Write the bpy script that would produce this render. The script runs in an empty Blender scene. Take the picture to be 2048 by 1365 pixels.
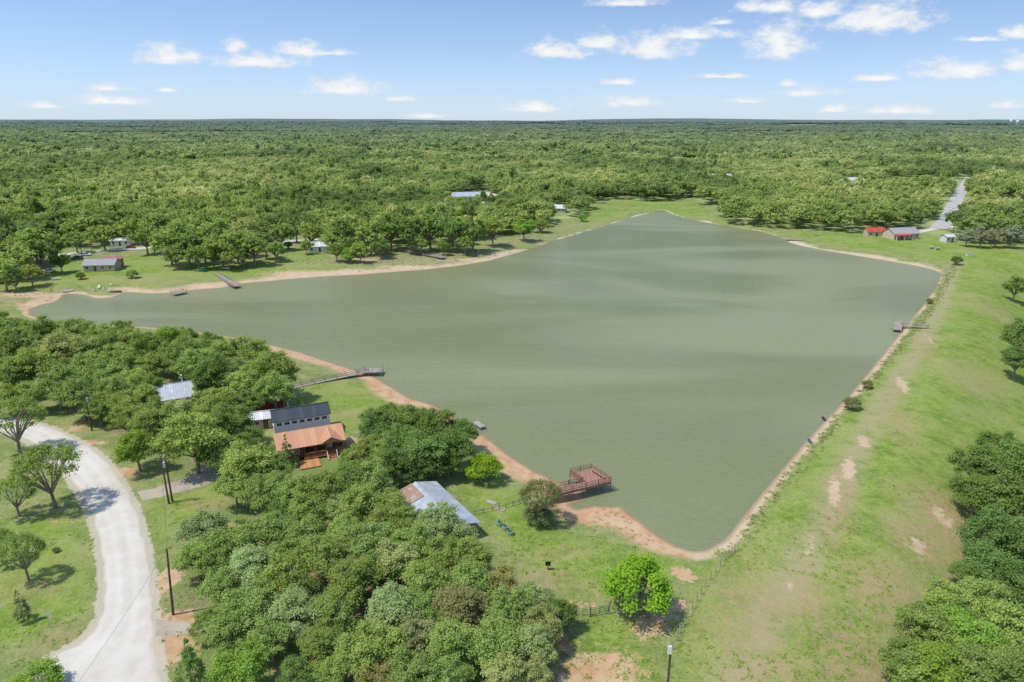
import bpy, math, random
import numpy as np
random.seed(7); RNG=np.random.default_rng(7)
R=math.radians
scene=bpy.context.scene
COL=scene.collection
# ------------------------------------------------------------------ camera geometry
CH=60.0; F=1365.3; PITCH=math.atan(439.5/F); CP,SP=math.cos(PITCH),math.sin(PITCH)
def ray(px,py):
    u=(px-1024)/F; v=(py-682.5)/F
    return (u, CP-v*SP, -(SP+v*CP))
def PZ(px,py,z=0.0):
    d=ray(px,py); t=(z-CH)/d[2]
    return (d[0]*t,d[1]*t,z)
def poly(pts): return np.array([PZ(a,b)[:2] for a,b in pts])
# ------------------------------------------------------------------ outlines
LAKE=[(60,618),(85,610),(115,603),(130,588),(165,590),(190,598),(225,596),(250,585),(300,588),(350,586),(390,580),(440,577),(480,568),(540,563),(600,557),(660,553),(720,550),(780,545),(850,540),(920,532),(980,522),(1040,505),(1100,485),(1150,470),(1200,455),(1260,437),(1296,428),(1314,421),(1328,421),(1345,429),(1370,437),(1420,447),(1470,455),(1520,463),(1560,475),(1578,486),(1600,492),(1640,500),(1700,510),(1760,520),(1820,530),(1865,540),(1882,548),(1872,575),(1845,612),(1812,652),(1780,692),(1740,742),(1700,790),(1650,842),(1600,897),(1560,945),(1520,992),(1480,1042),(1450,1080),(1415,1100),(1385,1103),(1350,1092),(1310,1068),(1270,1036),(1240,1014),(1190,1012),(1150,1020),(1138,1012),(1160,1002),(1176,994),(1150,980),(1110,962),(1070,944),(1020,912),(980,880),(925,845),(870,812),(820,797),(770,767),(740,748),(700,738),(650,722),(600,705),(560,695),(500,680),(400,665),(300,655),(200,650),(100,645),(60,630)]
LAKEP=poly(LAKE)
TREELINE=[(-500,600),(0,575),(60,568),(110,545),(150,508),(240,502),(310,508),(325,525),(420,528),(540,518),(600,498),(650,516),(740,512),(800,497),(890,510),(960,492),(1040,468),(1120,452),(1160,433),(1180,413),(1240,403),(1320,407),(1390,400),(1440,436),(1480,452),(1560,462),(1640,466),(1715,470),(1850,470),(1900,488),(1940,494),(2047,490),(2500,480),(3200,260),(2600,245.5),(-500,245.5),(-1400,260)]
FORP=poly(TREELINE)
def sdf(P,x,y):
    x=np.asarray(x,float);y=np.asarray(y,float)
    d2=np.full(x.shape,1e18); inside=np.zeros(x.shape,bool)
    n=len(P)
    for i in range(n):
        ax,ay=P[i];bx,by=P[(i+1)%n]
        ex,ey=bx-ax,by-ay; wx,wy=x-ax,y-ay
        t=np.clip((wx*ex+wy*ey)/(ex*ex+ey*ey+1e-12),0,1)
        d2=np.minimum(d2,(wx-t*ex)**2+(wy-t*ey)**2)
        c=((ay>y)!=(by>y))
        if abs(ey)>1e-9:
            inside^=c&(x<(bx-ax)*(y-ay)/ey+ax)
    d=np.sqrt(d2)
    return np.where(inside,d,-d)
def linedist(P,x,y):
    d2=np.full(np.shape(x),1e18)
    for i in range(len(P)-1):
        ax,ay=P[i];bx,by=P[i+1]
        ex,ey=bx-ax,by-ay; wx,wy=x-ax,y-ay
        t=np.clip((wx*ex+wy*ey)/(ex*ex+ey*ey+1e-12),0,1)
        d2=np.minimum(d2,(wx-t*ex)**2+(wy-t*ey)**2)
    return np.sqrt(d2)
def sst(a,b,v):
    t=np.clip((v-a)/(b-a),0,1); return t*t*(3-2*t)
LOWP=poly([(1640,1500),(1650,1340),(1760,1120),(1830,950),(1890,780),(1945,640),(1975,540),(2100,515),(3400,560),(4500,1500)])
def vn(x,y,s,seed=0):
    a=seed*1.7
    return (np.sin(x/s+a)+np.sin(y/s*1.3+2*a)+np.sin((x+y)/s*.7+3*a)+np.sin((x-1.6*y)/s*.9+a*5))/4
def H(x,y,lake=None):
    x=np.asarray(x,float);y=np.asarray(y,float)
    d=-sdf(LAKEP,x,y) if lake is None else lake
    h=np.where(d>0,1.3*(1-np.exp(-np.maximum(d,0)/9)),np.maximum(-2.2,d*.16))
    e=sdf(LOWP,x,y)
    h=h-6.5*sst(-4,24,e)
    far=sst(650,1600,y)
    h=h+far*vn(x,y,260,1)*8
    vf=sst(2500,8000,y)
    h=h+vf*(16+vn(x,y,1300,3)*34)+sst(9000,14000,y)*(vn(x,y,1900,6)*55+52)
    return h
def G(px,py,dz=0.0):
    z=0.0
    for _ in range(8):
        p=PZ(px,py,z+dz); z=.5*z+.5*float(H(p[0],p[1])) if _>3 else float(H(p[0],p[1]))
    p=PZ(px,py,z+dz)
    return (p[0],p[1],float(H(p[0],p[1])))
# ------------------------------------------------------------------ materials
def newmat(name):
    m=bpy.data.materials.new(name); m.use_nodes=True; nt=m.node_tree; nt.nodes.clear()
    return m,nt
def mth(nt,op,a,b=None,c=None,clamp=False):
    n=nt.nodes.new('ShaderNodeMath'); n.operation=op; n.use_clamp=clamp
    for i,v in enumerate((a,b,c)):
        if v is None: continue
        if isinstance(v,(int,float)): n.inputs[i].default_value=v
        else: nt.links.new(v,n.inputs[i])
    return n.outputs[0]
def mixc(nt,f,a,b,mode='MIX'):
    n=nt.nodes.new('ShaderNodeMix'); n.data_type='RGBA'; n.blend_type=mode; n.clamp_factor=True
    for s,v in ((n.inputs[0],f),(n.inputs[6],a),(n.inputs[7],b)):
        if isinstance(v,(int,float)): s.default_value=v
        elif isinstance(v,tuple): s.default_value=(v[0],v[1],v[2],1)
        else: nt.links.new(v,s)
    return n.outputs[2]
def noise(nt,vec,scale,detail=4,rough=.55,dist=0):
    n=nt.nodes.new('ShaderNodeTexNoise'); n.inputs['Scale'].default_value=scale; n.inputs['Detail'].default_value=detail; n.inputs['Roughness'].default_value=rough; n.inputs['Distortion'].default_value=dist
    if vec is not None: nt.links.new(vec,n.inputs['Vector'])
    return n.outputs[0]
def smooth(nt,v,a,b):
    n=nt.nodes.new('ShaderNodeMapRange'); n.interpolation_type='SMOOTHSTEP'
    n.inputs[1].default_value=a;n.inputs[2].default_value=b
    nt.links.new(v,n.inputs[0]); return n.outputs[0]
def attr(nt,name):
    n=nt.nodes.new('ShaderNodeAttribute'); n.attribute_name=name; return n.outputs['Fac']
def pos(nt):
    n=nt.nodes.new('ShaderNodeNewGeometry'); return n.outputs['Position']
def haze(nt,col,P,k=3900.0,hc=(.215,.30,.325)):  # aerial haze painted into the base colour, growing with world Y
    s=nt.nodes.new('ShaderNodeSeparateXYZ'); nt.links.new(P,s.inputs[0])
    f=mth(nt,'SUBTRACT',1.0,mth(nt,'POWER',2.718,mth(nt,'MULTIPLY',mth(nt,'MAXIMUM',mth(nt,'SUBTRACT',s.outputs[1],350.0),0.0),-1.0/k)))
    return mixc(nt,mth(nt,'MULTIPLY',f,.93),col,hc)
def finish(nt,col,rough=.9,bump=None,bstr=.3,bdist=.05,spec=.2,metal=0):
    b=nt.nodes.new('ShaderNodeBsdfPrincipled'); o=nt.nodes.new('ShaderNodeOutputMaterial')
    if isinstance(col,tuple): b.inputs['Base Color'].default_value=(*col,1)
    else: nt.links.new(col,b.inputs['Base Color'])
    b.inputs['Roughness'].default_value=rough; b.inputs['Specular IOR Level'].default_value=spec; b.inputs['Metallic'].default_value=metal
    if bump is not None:
        q=nt.nodes.new('ShaderNodeBump'); q.inputs['Strength'].default_value=bstr; q.inputs['Distance'].default_value=bdist
        nt.links.new(bump,q.inputs['Height']); nt.links.new(q.outputs[0],b.inputs['Normal'])
    nt.links.new(b.outputs[0],o.inputs[0]); return b
def plain(name,c,rough=.8,var=.25,scale=3.0,metal=0,spec=.3):
    m,nt=newmat(name); tc=nt.nodes.new('ShaderNodeTexCoord')
    n=noise(nt,tc.outputs['Object'],scale,5,.6)
    f=smooth(nt,n,.3,.7)
    col=mixc(nt,f,tuple(x*(1-var) for x in c),tuple(min(1,x*(1+var)) for x in c))
    finish(nt,col,rough,n,.2,.02,spec,metal); return m
def seamed(name,c,c2=None,pitch=.45,rough=.45,metal=.3,rust=0.0,axis=0):
    m,nt=newmat(name); tc=nt.nodes.new('ShaderNodeTexCoord'); s=nt.nodes.new('ShaderNodeSeparateXYZ'); nt.links.new(tc.outputs['Object'],s.inputs[0])
    x=s.outputs[axis]
    fr=mth(nt,'FRACT',mth(nt,'DIVIDE',mth(nt,'ADD',x,50.0),pitch))
    rib=smooth(nt,mth(nt,'ABSOLUTE',mth(nt,'SUBTRACT',fr,.5)),.36,.5)
    panel=nt.nodes.new('ShaderNodeTexWhiteNoise'); panel.noise_dimensions='1D'
    nt.links.new(mth(nt,'FLOOR',mth(nt,'DIVIDE',mth(nt,'ADD',x,50.0),pitch*2)),panel.inputs['W'])
    n=noise(nt,tc.outputs['Object'],.9,5,.6)
    col=mixc(nt,panel.outputs[0],tuple(v*.82 for v in c),tuple(min(1,v*1.12) for v in c))
    if c2: col=mixc(nt,smooth(nt,n,.5-rust*.3,.72-rust*.3),col,c2)
    col=mixc(nt,mth(nt,'MULTIPLY',rib,.35),col,tuple(v*.4 for v in c))
    finish(nt,col,rough,rib,.6,.05,.4,metal); return m
def wood(name,c,pitch=.15,axis=0):
    m,nt=newmat(name); tc=nt.nodes.new('ShaderNodeTexCoord'); s=nt.nodes.new('ShaderNodeSeparateXYZ'); nt.links.new(tc.outputs['Object'],s.inputs[0])
    w=nt.nodes.new('ShaderNodeTexWhiteNoise'); w.noise_dimensions='1D'
    nt.links.new(mth(nt,'FLOOR',mth(nt,'DIVIDE',s.outputs[axis],pitch)),w.inputs['W'])
    n=noise(nt,tc.outputs['Object'],5,5,.7)
    col=mixc(nt,w.outputs[0],tuple(v*.75 for v in c),tuple(v*1.2 for v in c))
    col=mixc(nt,mth(nt,'MULTIPLY',n,.45),col,tuple(v*.6 for v in c))
    finish(nt,col,.85,n,.3,.02,.2); return m
M={}
M['white']=plain('white_paint',(.80,.80,.78),.6,.06)
M['offwhite']=plain('weathered_white',(.62,.61,.57),.8,.15)
M['tan']=plain('tan_siding',(.52,.44,.32),.8,.12)
M['red']=plain('red_siding',(.36,.07,.05),.7,.2)
M['grey']=plain('grey_wood',(.34,.31,.27),.9,.3)
M['dark']=plain('dark_trim',(.03,.028,.025),.6,.3)
M['brown']=plain('dark_brown_wall',(.15,.095,.06),.8,.25)
M['glass']=plain('window_glass',(.03,.04,.05),.12,.3,spec=.6)
M['greymetal']=plain('galvanized',(.45,.47,.48),.35,.15,metal=.5)
M['blue']=plain('blue_paint',(.05,.16,.35),.5,.15)
M['teal']=plain('teal_paint',(.08,.5,.46),.5,.15)
M['green']=plain('green_paint',(.05,.2,.09),.5,.15)
M['black']=plain('black_rubber',(.015,.015,.015),.7,.2)
M['carred']=plain('red_car_paint',(.35,.02,.02),.3,.05,spec=.5)
M['carwhite']=plain('white_car_paint',(.8,.8,.8),.3,.04,spec=.5)
M['cardark']=plain('dark_car_paint',(.04,.045,.05),.3,.05,spec=.5)
M['concrete']=plain('concrete',(.52,.49,.43),.9,.2)
M['polewood']=plain('pole_wood',(.13,.085,.06),.9,.35,scale=2)
M['bark']=plain('bark',(.27,.23,.185),.95,.35,scale=4)
M['deckred']=wood('red_brown_deck',(.38,.21,.155))
M['deckorange']=wood('orange_deck',(.58,.27,.13))
M['deckgrey']=wood('weathered_deck',(.36,.31,.26))
M['copper']=seamed('copper_roof',(.64,.33,.18),None,.5,.5,.15,axis=0)
M['charcoal']=seamed('charcoal_roof',(.06,.075,.085),None,.4,.45,.3)
M['silver']=seamed('silver_roof',(.54,.59,.62),(.42,.46,.49),.5,.45,.2,.3)
M['whiteroof']=seamed('white_metal_roof',(.72,.73,.73),(.55,.55,.54),.4,.5,.1,.1)
M['rusty']=seamed('rusty_roof',(.56,.55,.53),(.36,.22,.16),.5,.7,.1,.8)
M['redroof']=seamed('red_roof',(.58,.08,.05),None,.45,.5,.1)
M['dullred']=seamed('dull_red_roof',(.42,.17,.12),None,.45,.5,.1)
M['greyroof']=plain('grey_shingle',(.34,.33,.32),.9,.25,scale=6)

def leafmat(name,usecol=True):
    m,nt=newmat(name); oi=nt.nodes.new('ShaderNodeObjectInfo'); P=pos(nt)
    t=attr(nt,'tint')
    if usecol:
        base=oi.outputs['Color']
        col=mixc(nt,t,mixc(nt,1.0,base,(.66,.76,.55),'MULTIPLY'),mixc(nt,1.0,base,(1.42,1.32,1.3),'MULTIPLY'))
    else:
        rr=nt.nodes.new('ShaderNodeValToRGB'); e=rr.color_ramp.elements
        e[0].position=0;e[0].color=(.13,.19,.07,1); e[1].position=1;e[1].color=(.56,.58,.28,1)
        for p_,c_ in ((.2,(.19,.265,.085)),(.42,(.275,.355,.105)),(.62,(.35,.42,.135)),(.82,(.46,.50,.19))):
            q=e.new(p_); q.color=(*c_,1)
        big=noise(nt,P,.0045,5,.72)
        fac=mth(nt,'ADD',mth(nt,'MULTIPLY',oi.outputs['Random'],.4),mth(nt,'MULTIPLY',smooth(nt,big,.40,.60),.62))
        nt.links.new(fac,rr.inputs[0]); base=rr.outputs[0]
        col=mixc(nt,t,mixc(nt,1.0,base,(.70,.78,.65),'MULTIPLY'),mixc(nt,1.0,base,(1.38,1.30,1.28),'MULTIPLY'))
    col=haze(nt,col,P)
    ge=nt.nodes.new('ShaderNodeNewGeometry'); va=nt.nodes.new('ShaderNodeVectorMath'); va.operation='MULTIPLY_ADD'; nt.links.new(ge.outputs['Normal'],va.inputs[0]); va.inputs[1].default_value=(.72,.72,.72); va.inputs[2].default_value=(0,0,.65)
    vn_=nt.nodes.new('ShaderNodeVectorMath'); vn_.operation='NORMALIZE'; nt.links.new(va.outputs[0],vn_.inputs[0])
    d=nt.nodes.new('ShaderNodeBsdfDiffuse'); tr=nt.nodes.new('ShaderNodeBsdfTranslucent'); mx=nt.nodes.new('ShaderNodeMixShader'); o=nt.nodes.new('ShaderNodeOutputMaterial')
    nt.links.new(vn_.outputs[0],d.inputs['Normal'])
    nt.links.new(col,d.inputs[0]); nt.links.new(mixc(nt,1.0,col,(1.3,1.35,.8),'MULTIPLY'),tr.inputs[0]); mx.inputs[0].default_value=.40
    nt.links.new(d.outputs[0],mx.inputs[1]); nt.links.new(tr.outputs[0],mx.inputs[2]); nt.links.new(mx.outputs[0],o.inputs[0])
    return m
M['leaf']=leafmat('leaf_foliage',True)
M['farleaf']=leafmat('far_foliage',False)

# ------------------------------------------------------------------ object helpers
def thing(name,label,cat,loc=(0,0,0),rz=0,group=None):
    o=bpy.data.objects.new(name,None); COL.objects.link(o); o.location=loc; o.rotation_euler=(0,0,rz)
    o.empty_display_size=.5; o['label']=label; o['category']=cat
    if group: o['group']=group
    return o
class MB:
    def __init__(s): s.v=[];s.f=[]
    def add(s,vs,fs):
        n=len(s.v); s.v+=[tuple(v) for v in vs]; s.f+=[tuple(i+n for i in f) for f in fs]
    def box(s,x0,x1,y0,y1,z0,z1):
        s.add([(x0,y0,z0),(x1,y0,z0),(x1,y1,z0),(x0,y1,z0),(x0,y0,z1),(x1,y0,z1),(x1,y1,z1),(x0,y1,z1)],[(0,3,2,1),(4,5,6,7),(0,1,5,4),(1,2,6,5),(2,3,7,6),(3,0,4,7)])
    def tube(s,p,q,r0,r1=None,n=6):
        r1=r0 if r1 is None else r1
        p=np.array(p,float);q=np.array(q,float);d=q-p;L=np.linalg.norm(d)
        if L<1e-6:return
        d/=L;a=np.cross(d,(0,0,1) if abs(d[2])<.9 else (1,0,0));a/=np.linalg.norm(a);b=np.cross(d,a)
        vs=[];
        for c,r in((p,r0),(q,r1)):
            for k in range(n):
                t=2*math.pi*k/n; vs.append(c+a*r*math.cos(t)+b*r*math.sin(t))
        fs=[(k,(k+1)%n,n+(k+1)%n,n+k) for k in range(n)]+[tuple(range(n))[::-1],tuple(range(n,2*n))]
        s.add(vs,fs)
    def bar(s,p,q,w,h):
        p=np.array(p,float);q=np.array(q,float);d=q-p;d/=np.linalg.norm(d)
        a=np.cross(d,(0,0,1) if abs(d[2])<.95 else (0,1,0));a/=np.linalg.norm(a);b=np.cross(a,d)
        vs=[]
        for c in(p,q):
            for i,j in((-1,-1),(1,-1),(1,1),(-1,1)): vs.append(c+a*i*w/2+b*j*h/2)
        s.add(vs,[(3,2,1,0),(4,5,6,7),(0,1,5,4),(1,2,6,5),(2,3,7,6),(3,0,4,7)])
    def prism(s,outline,z0,z1):
        n=len(outline)
        s.add([(x,y,z0) for x,y in outline]+[(x,y,z1) for x,y in outline],[tuple(range(n))[::-1],tuple(range(n,2*n))]+[(i,(i+1)%n,n+(i+1)%n,n+i) for i in range(n)])
    def slab(s,a,b,c,d,t):
        n=[np.array(v,float) for v in(a,b,c,d)]
        s.add(n+[v-np.array((0,0,t)) for v in n],[(0,1,2,3),(7,6,5,4),(0,4,5,1),(1,5,6,2),(2,6,7,3),(3,7,4,0)])
    def build(s,name,mat,parent=None,smooth=False,label=None):
        me=bpy.data.meshes.new(name); me.from_pydata(s.v,[],s.f); me.update()
        o=bpy.data.objects.new(name,me); COL.objects.link(o)
        if mat is not None: me.materials.append(mat)
        if parent is not None: o.parent=parent
        if smooth: me.shade_smooth()
        if label: o['label']=label
        return o
def tag(o,label,cat,group=None):
    o['label']=label;o['category']=cat
    if group:o['group']=group
    return o

# ------------------------------------------------------------------ road outlines
RL=[(-60,1480),(30,1380),(100,1318),(168,1283),(203,1235),(209,1180),(205,1120),(194,1060),(169,1000),(134,950),(92,908),(40,874),(-20,860),(-120,850)]
RR=[(350,1480),(324,1375),(314,1320),(308,1260),(304,1200),(299,1140),(288,1080),(271,1020),(243,965),(201,912),(152,880),(95,855),(20,834),(-120,824)]
ROADP=np.array([PZ(a,b,1.2)[:2] for a,b in RL+RR[::-1]])
# ------------------------------------------------------------------ ground
NX,NY=560,820
yy=np.exp(np.linspace(math.log(85),math.log(32000),NY))-60
ss=np.linspace(-1.3,1.3,NX)
YY,SS=np.meshgrid(yy,ss,indexing='ij'); XX=SS*(YY+60)
X=XX.ravel();Y=YY.ravel()
lake=-sdf(LAKEP,X,Y)
Z=H(X,Y,lake)
forest=sdf(FORP,X,Y)
GROVES=[poly(p) for p in (
 [(-600,700),(-300,640),(0,655),(150,655),(400,675),(560,700),(590,760),(540,800),(430,850),(420,950),(360,960),(300,930),(230,880),(150,830),(0,760),(-600,800)],
 [(380,1080),(470,1010),(560,940),(720,930),(740,850),(840,850),(960,880),(950,960),(880,960),(810,990),(930,1090),(1060,1200),(1150,1240),(1130,1400),(1130,1600),(330,1600),(330,1400),(340,1280),(350,1180)],
 [(1930,960),(2000,930),(2400,900),(2400,1600),(1750,1600),(1760,1400),(1880,1270),(1960,1180),(1930,1080)])]
lit=sst(-3,3,forest)
for g in GROVES: lit=np.maximum(lit,sst(-2.5,2.5,sdf(g,X,Y)))
LAWNS=[poly(p) for p in (
 [(570,800),(640,770),(740,770),(800,810),(870,850),(740,860),(700,880),(650,850),(560,830)],
 [(900,970),(1000,960),(1060,990),(1100,1060),(1220,1090),(1380,1110),(1350,1180),(1230,1210),(1130,1200),(1050,1140),(960,1060)],
 [(-300,1100),(0,1060),(150,1040),(200,1150),(190,1240),(80,1300),(-300,1400)],
 [(-50,545),(130,530),(330,515),(450,540),(560,515),(640,505),(700,545),(540,555),(400,570),(250,580),(120,580),(0,600)],
 [(1160,420),(1240,405),(1400,405),(1440,440),(1560,470),(1680,470),(1880,480),(2048,500),(1900,530),(1700,500),(1500,455),(1350,430),(1280,425),(1160,460)],
 [(1380,1130),(1450,1110),(1640,880),(1780,720),(1880,580),(1905,520),(2000,505),(2300,540),(2300,900),(1850,1150),(1700,1400),(1330,1500),(1350,1250)],
 [(1140,1270),(1230,1230),(1300,1330),(1340,1500),(1230,1330),(1150,1320)],
 [(300,1010),(430,985),(470,990),(400,1050),(330,1100),(305,1090)])]
lawn=np.zeros_like(X)
for g in LAWNS: lawn=np.maximum(lawn,sst(-2,3,sdf(g,X,Y)))
def blobs(L):
    o=np.zeros_like(X)
    for b in L:
        px,py,rx,ry,a=b[:5]; k=b[5] if len(b)>5 else 1
        cx,cy,_=G(px,py); c,s=math.cos(R(a)),math.sin(R(a))
        dx,dy=X-cx,Y-cy
        o=np.maximum(o,k*np.exp(-(((dx*c+dy*s)/rx)**2+((-dx*s+dy*c)/ry)**2)))
    return o
dirt=blobs([(1200,1035,8,3.4,-15),(1280,1060,5.5,2.5,-40),(1368,1150,1.6,2.6,10),(1310,1245,4.2,2.6,40),(1350,1215,2.8,1.4,30),(1200,1350,6,4,10),(1230,1335,3,3,10),
 (1668,985,1.1,7,-25,.9),(1697,938,1.3,5,-25,1),(1728,885,1.3,3,-20,1),(1805,770,1.2,7,-20,1),(1620,1090,.9,5,-25,.7),(1580,1170,.8,4,-25,.6),
 (1780,660,.8,5,-20,.6),(1860,680,.9,9,-18,.7),(1885,1035,2.2,4,-20,.7),(1835,1090,2,3,-20,.7),
 (150,858,3,2,0,.8),(190,885,3,1.6,0,.8),(60,940,3,2,0,.6),(250,945,4,2,0),(335,1160,2,4,0),(340,1250,4,3,0),(330,1300,4,4,0),(120,1045,3,1,0,.6),(700,885,3,3,0),
 (1160,1210,3,1,0,.7),(900,1130,3,3,0),(560,1150,4,3,0),(470,1060,3,3,0),(630,1340,5,3,0),(1090,1290,4,4,0),(260,1090,3,3,0,.6),(1720,520,14,5,-10,.8),(1800,530,14,4,-10,.8),(1600,492,10,5,-20,.8),
 (150,602,9,4,10),(80,610,9,4,10),(250,580,8,4,0),(440,573,14,5,5),(600,548,20,8,3,.8),(700,543,12,6,3,.8),(820,535,22,5,3,.8),(950,520,14,5,15,.8),(730,520,16,5,0,.7),(60,590,14,5,0)])
worn=blobs([(1880,1030,6,9,-20,1.2),(1840,1085,5,6,-20,1.1),(1770,1180,6,8,-25,.9),(1900,1090,3,4,-25,1),(1690,1290,5,5,0,1),(1560,1340,5,3,0,.9),(1620,1200,3,9,-25,.8),(1680,1010,2.5,14,-25,.9),(1800,850,3,14,-22,.7),(1860,700,3,16,-20,.6),(1450,1250,3,8,-30,.6),(1250,1180,6,2,10,.6),(1120,1110,5,2,10,.6),(60,1180,5,3,0,.6),(120,1280,4,3,0,.6),(1100,1160,6,2.5,0,.7),(700,830,7,3,0,.6),(400,1010,5,2,0,.7),(1950,760,8,14,-10,.5),(1480,1180,4,8,-30,.7),(1700,1340,6,3,0,1),(1530,1230,3,8,-25,.7),(1990,620,8,20,0,.5),
 (760,520,34,10,0,1),(860,522,30,9,0,1),(960,505,22,9,20,.9),(640,525,16,8,0,.8),(300,560,30,8,0,.6),(80,590,22,8,0,.8),(1060,480,22,9,30,.7),(1180,450,20,9,30,.6)])
beach=.27+blobs([(1050,930,14,9,-35),(980,880,12,8,-35),(930,848,8,6,-35),(800,790,12,7,-30),(650,715,18,8,-20),(600,700,10,8,0),(740,745,10,6,0),(1220,1015,6,5,0),(1310,1065,8,6,0),(430,575,30,14,5),(650,552,50,16,3),(850,538,40,12,3),(1000,515,40,12,20),(1700,512,40,10,-10),(1830,535,20,8,-10),(1590,490,20,9,0),(100,605,20,9,0)])*1.0
TRACKP=poly([(1440,1420),(1500,1330),(1560,1200),(1640,1060),(1700,940),(1770,800),(1830,710),(1870,640),(1900,560),(1912,530)])
track=1-sst(.5,4.0,linedist(TRACKP,X,Y))
red=np.clip(sst(420,120,Y),0,1)*np.where((X>26)&(Y<260),.45,1.0)
gravelr=np.maximum(sst(-1.7,-.2,sdf(ROADP,X,Y)),0)
idx=np.arange(NX*NY).reshape(NY,NX)
faces=np.stack([idx[:-1,:-1],idx[:-1,1:],idx[1:,1:],idx[1:,:-1]],-1).reshape(-1,4)
def fastmesh(name,V,Fc,attrs=None,smooth=True):
    me=bpy.data.meshes.new(name); n=len(V); k=Fc.shape[1]; m=len(Fc)
    me.vertices.add(n); me.vertices.foreach_set('co',np.ascontiguousarray(V,dtype=np.float32).ravel())
    me.loops.add(m*k); me.loops.foreach_set('vertex_index',np.ascontiguousarray(Fc,dtype=np.int32).ravel())
    me.polygons.add(m); me.polygons.foreach_set('loop_start',np.arange(0,m*k,k,dtype=np.int32))
    me.update(calc_edges=True)
    for a,v in (attrs or {}).items():
        t=me.attributes.new(a,'FLOAT','POINT'); t.data.foreach_set('value',np.ascontiguousarray(v,dtype=np.float32))
    if smooth: me.shade_smooth()
    return me
gm=fastmesh('ground',np.stack([X,Y,Z],-1),faces,dict(shore=np.clip(lake,-50,200),lawn=lawn,litter=lit,dirt=dirt,beach=beach,track=track,red=red,worn=worn,roadside=gravelr))
def ground_mat():
    m,nt=newmat('ground_surface'); P=pos(nt)
    n1=noise(nt,P,.06,4,.6); n2=noise(nt,P,.33,5,.68); n3=noise(nt,P,2.4,3,.7); n4=noise(nt,P,.9,5,.72,.4)
    s=nt.nodes.new('ShaderNodeSeparateXYZ'); nt.links.new(P,s.inputs[0])
    g1=mixc(nt,smooth(nt,n2,.35,.65),(.19,.25,.07),(.33,.33,.145))
    lush=mixc(nt,smooth(nt,n2,.32,.68),(.135,.235,.030),(.26,.345,.066))
    lush=mixc(nt,mth(nt,'MULTIPLY',smooth(nt,n1,.42,.60),.75),lush,(.30,.335,.105))
    lush=mixc(nt,mth(nt,'MULTIPLY',smooth(nt,n4,.48,.68),.6),lush,(.35,.35,.155))
    c=mixc(nt,attr(nt,'lawn'),g1,lush)
    litc=mixc(nt,smooth(nt,n4,.35,.65),(.20,.17,.10),(.36,.28,.17)); litc=mixc(nt,smooth(nt,n1,.38,.54),litc,(.19,.25,.075))
    litc=mixc(nt,mth(nt,'MULTIPLY',smooth(nt,s.outputs[1],260,420),.8),litc,mixc(nt,smooth(nt,n1,.4,.6),(.26,.33,.11),(.42,.47,.20)))
    c=mixc(nt,attr(nt,'litter'),c,litc)
    c=mixc(nt,mth(nt,'MULTIPLY',smooth(nt,n3,.4,.75),.5),c,(.08,.10,.03))
    soil=mixc(nt,smooth(nt,n2,.35,.68),(.60,.42,.27),(.50,.26,.14))
    pale=mixc(nt,n2,(.60,.52,.39),(.50,.42,.28))
    soil=mixc(nt,attr(nt,'red'),pale,soil)
    tr=mth(nt,'MULTIPLY',attr(nt,'track'),smooth(nt,n2,.26,.56))
    c=mixc(nt,mth(nt,'MULTIPLY',tr,.75),c,(.37,.31,.185))
    wf=mth(nt,'MULTIPLY',attr(nt,'worn'),smooth(nt,n4,.32,.58))
    c=mixc(nt,mth(nt,'MULTIPLY',wf,.8),c,mixc(nt,smooth(nt,s.outputs[1],200,280),(.40,.27,.165),(.36,.30,.19)))
    df=smooth(nt,mth(nt,'ADD',attr(nt,'dirt'),mth(nt,'MULTIPLY',mth(nt,'SUBTRACT',n4,.5),1.9)),.38,.68)
    c=mixc(nt,mth(nt,'MULTIPLY',mth(nt,'MULTIPLY',df,smooth(nt,attr(nt,'dirt'),.02,.15)),.85),c,soil)
    rf=smooth(nt,mth(nt,'ADD',attr(nt,'roadside'),mth(nt,'MULTIPLY',mth(nt,'SUBTRACT',n4,.5),1.6)),.45,.7)
    c=mixc(nt,mth(nt,'MULTIPLY',rf,.8),c,(.52,.46,.36))
    fs=smooth(nt,s.outputs[1],140,330)
    sh=mth(nt,'ADD',attr(nt,'shore'),mth(nt,'MULTIPLY',mth(nt,'SUBTRACT',n2,.5),4.0))
    sh=mth(nt,'ADD',sh,mth(nt,'MULTIPLY',mth(nt,'MULTIPLY',mth(nt,'SUBTRACT',n1,.45),fs),16.0))
    w=mth(nt,'MULTIPLY',attr(nt,'beach'),5.5)
    bf=mth(nt,'SUBTRACT',1.0,smooth(nt,mth(nt,'DIVIDE',sh,w),.6,1.5))
    c=mixc(nt,mth(nt,'MULTIPLY',bf,.92),c,soil)
    wet=mth(nt,'SUBTRACT',1.0,smooth(nt,attr(nt,'shore'),.1,1.0))
    c=mixc(nt,mth(nt,'MULTIPLY',wet,.55),c,(.20,.14,.08))
    fn=noise(nt,P,.0011,3,.5,.6)
    fc=mixc(nt,smooth(nt,noise(nt,P,.02,3,.6),.4,.6),(.09,.13,.05),(.16,.21,.08)); fc=mixc(nt,smooth(nt,fn,.52,.58),fc,(.40,.45,.20))
    c=mixc(nt,smooth(nt,s.outputs[1],1500,3200),c,fc)
    c=haze(nt,c,P,4200.0,(.115,.165,.165))  # painted haze, darker tint here to sit with the shaded far canopy
    bsum=mth(nt,'ADD',mth(nt,'MULTIPLY',n3,.5),n4)
    finish(nt,c,.95,bsum,.7,.2,.05); return m
gm.materials.append(ground_mat())
go=bpy.data.objects.new('ground',gm); COL.objects.link(go); go['kind']='structure'

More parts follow.
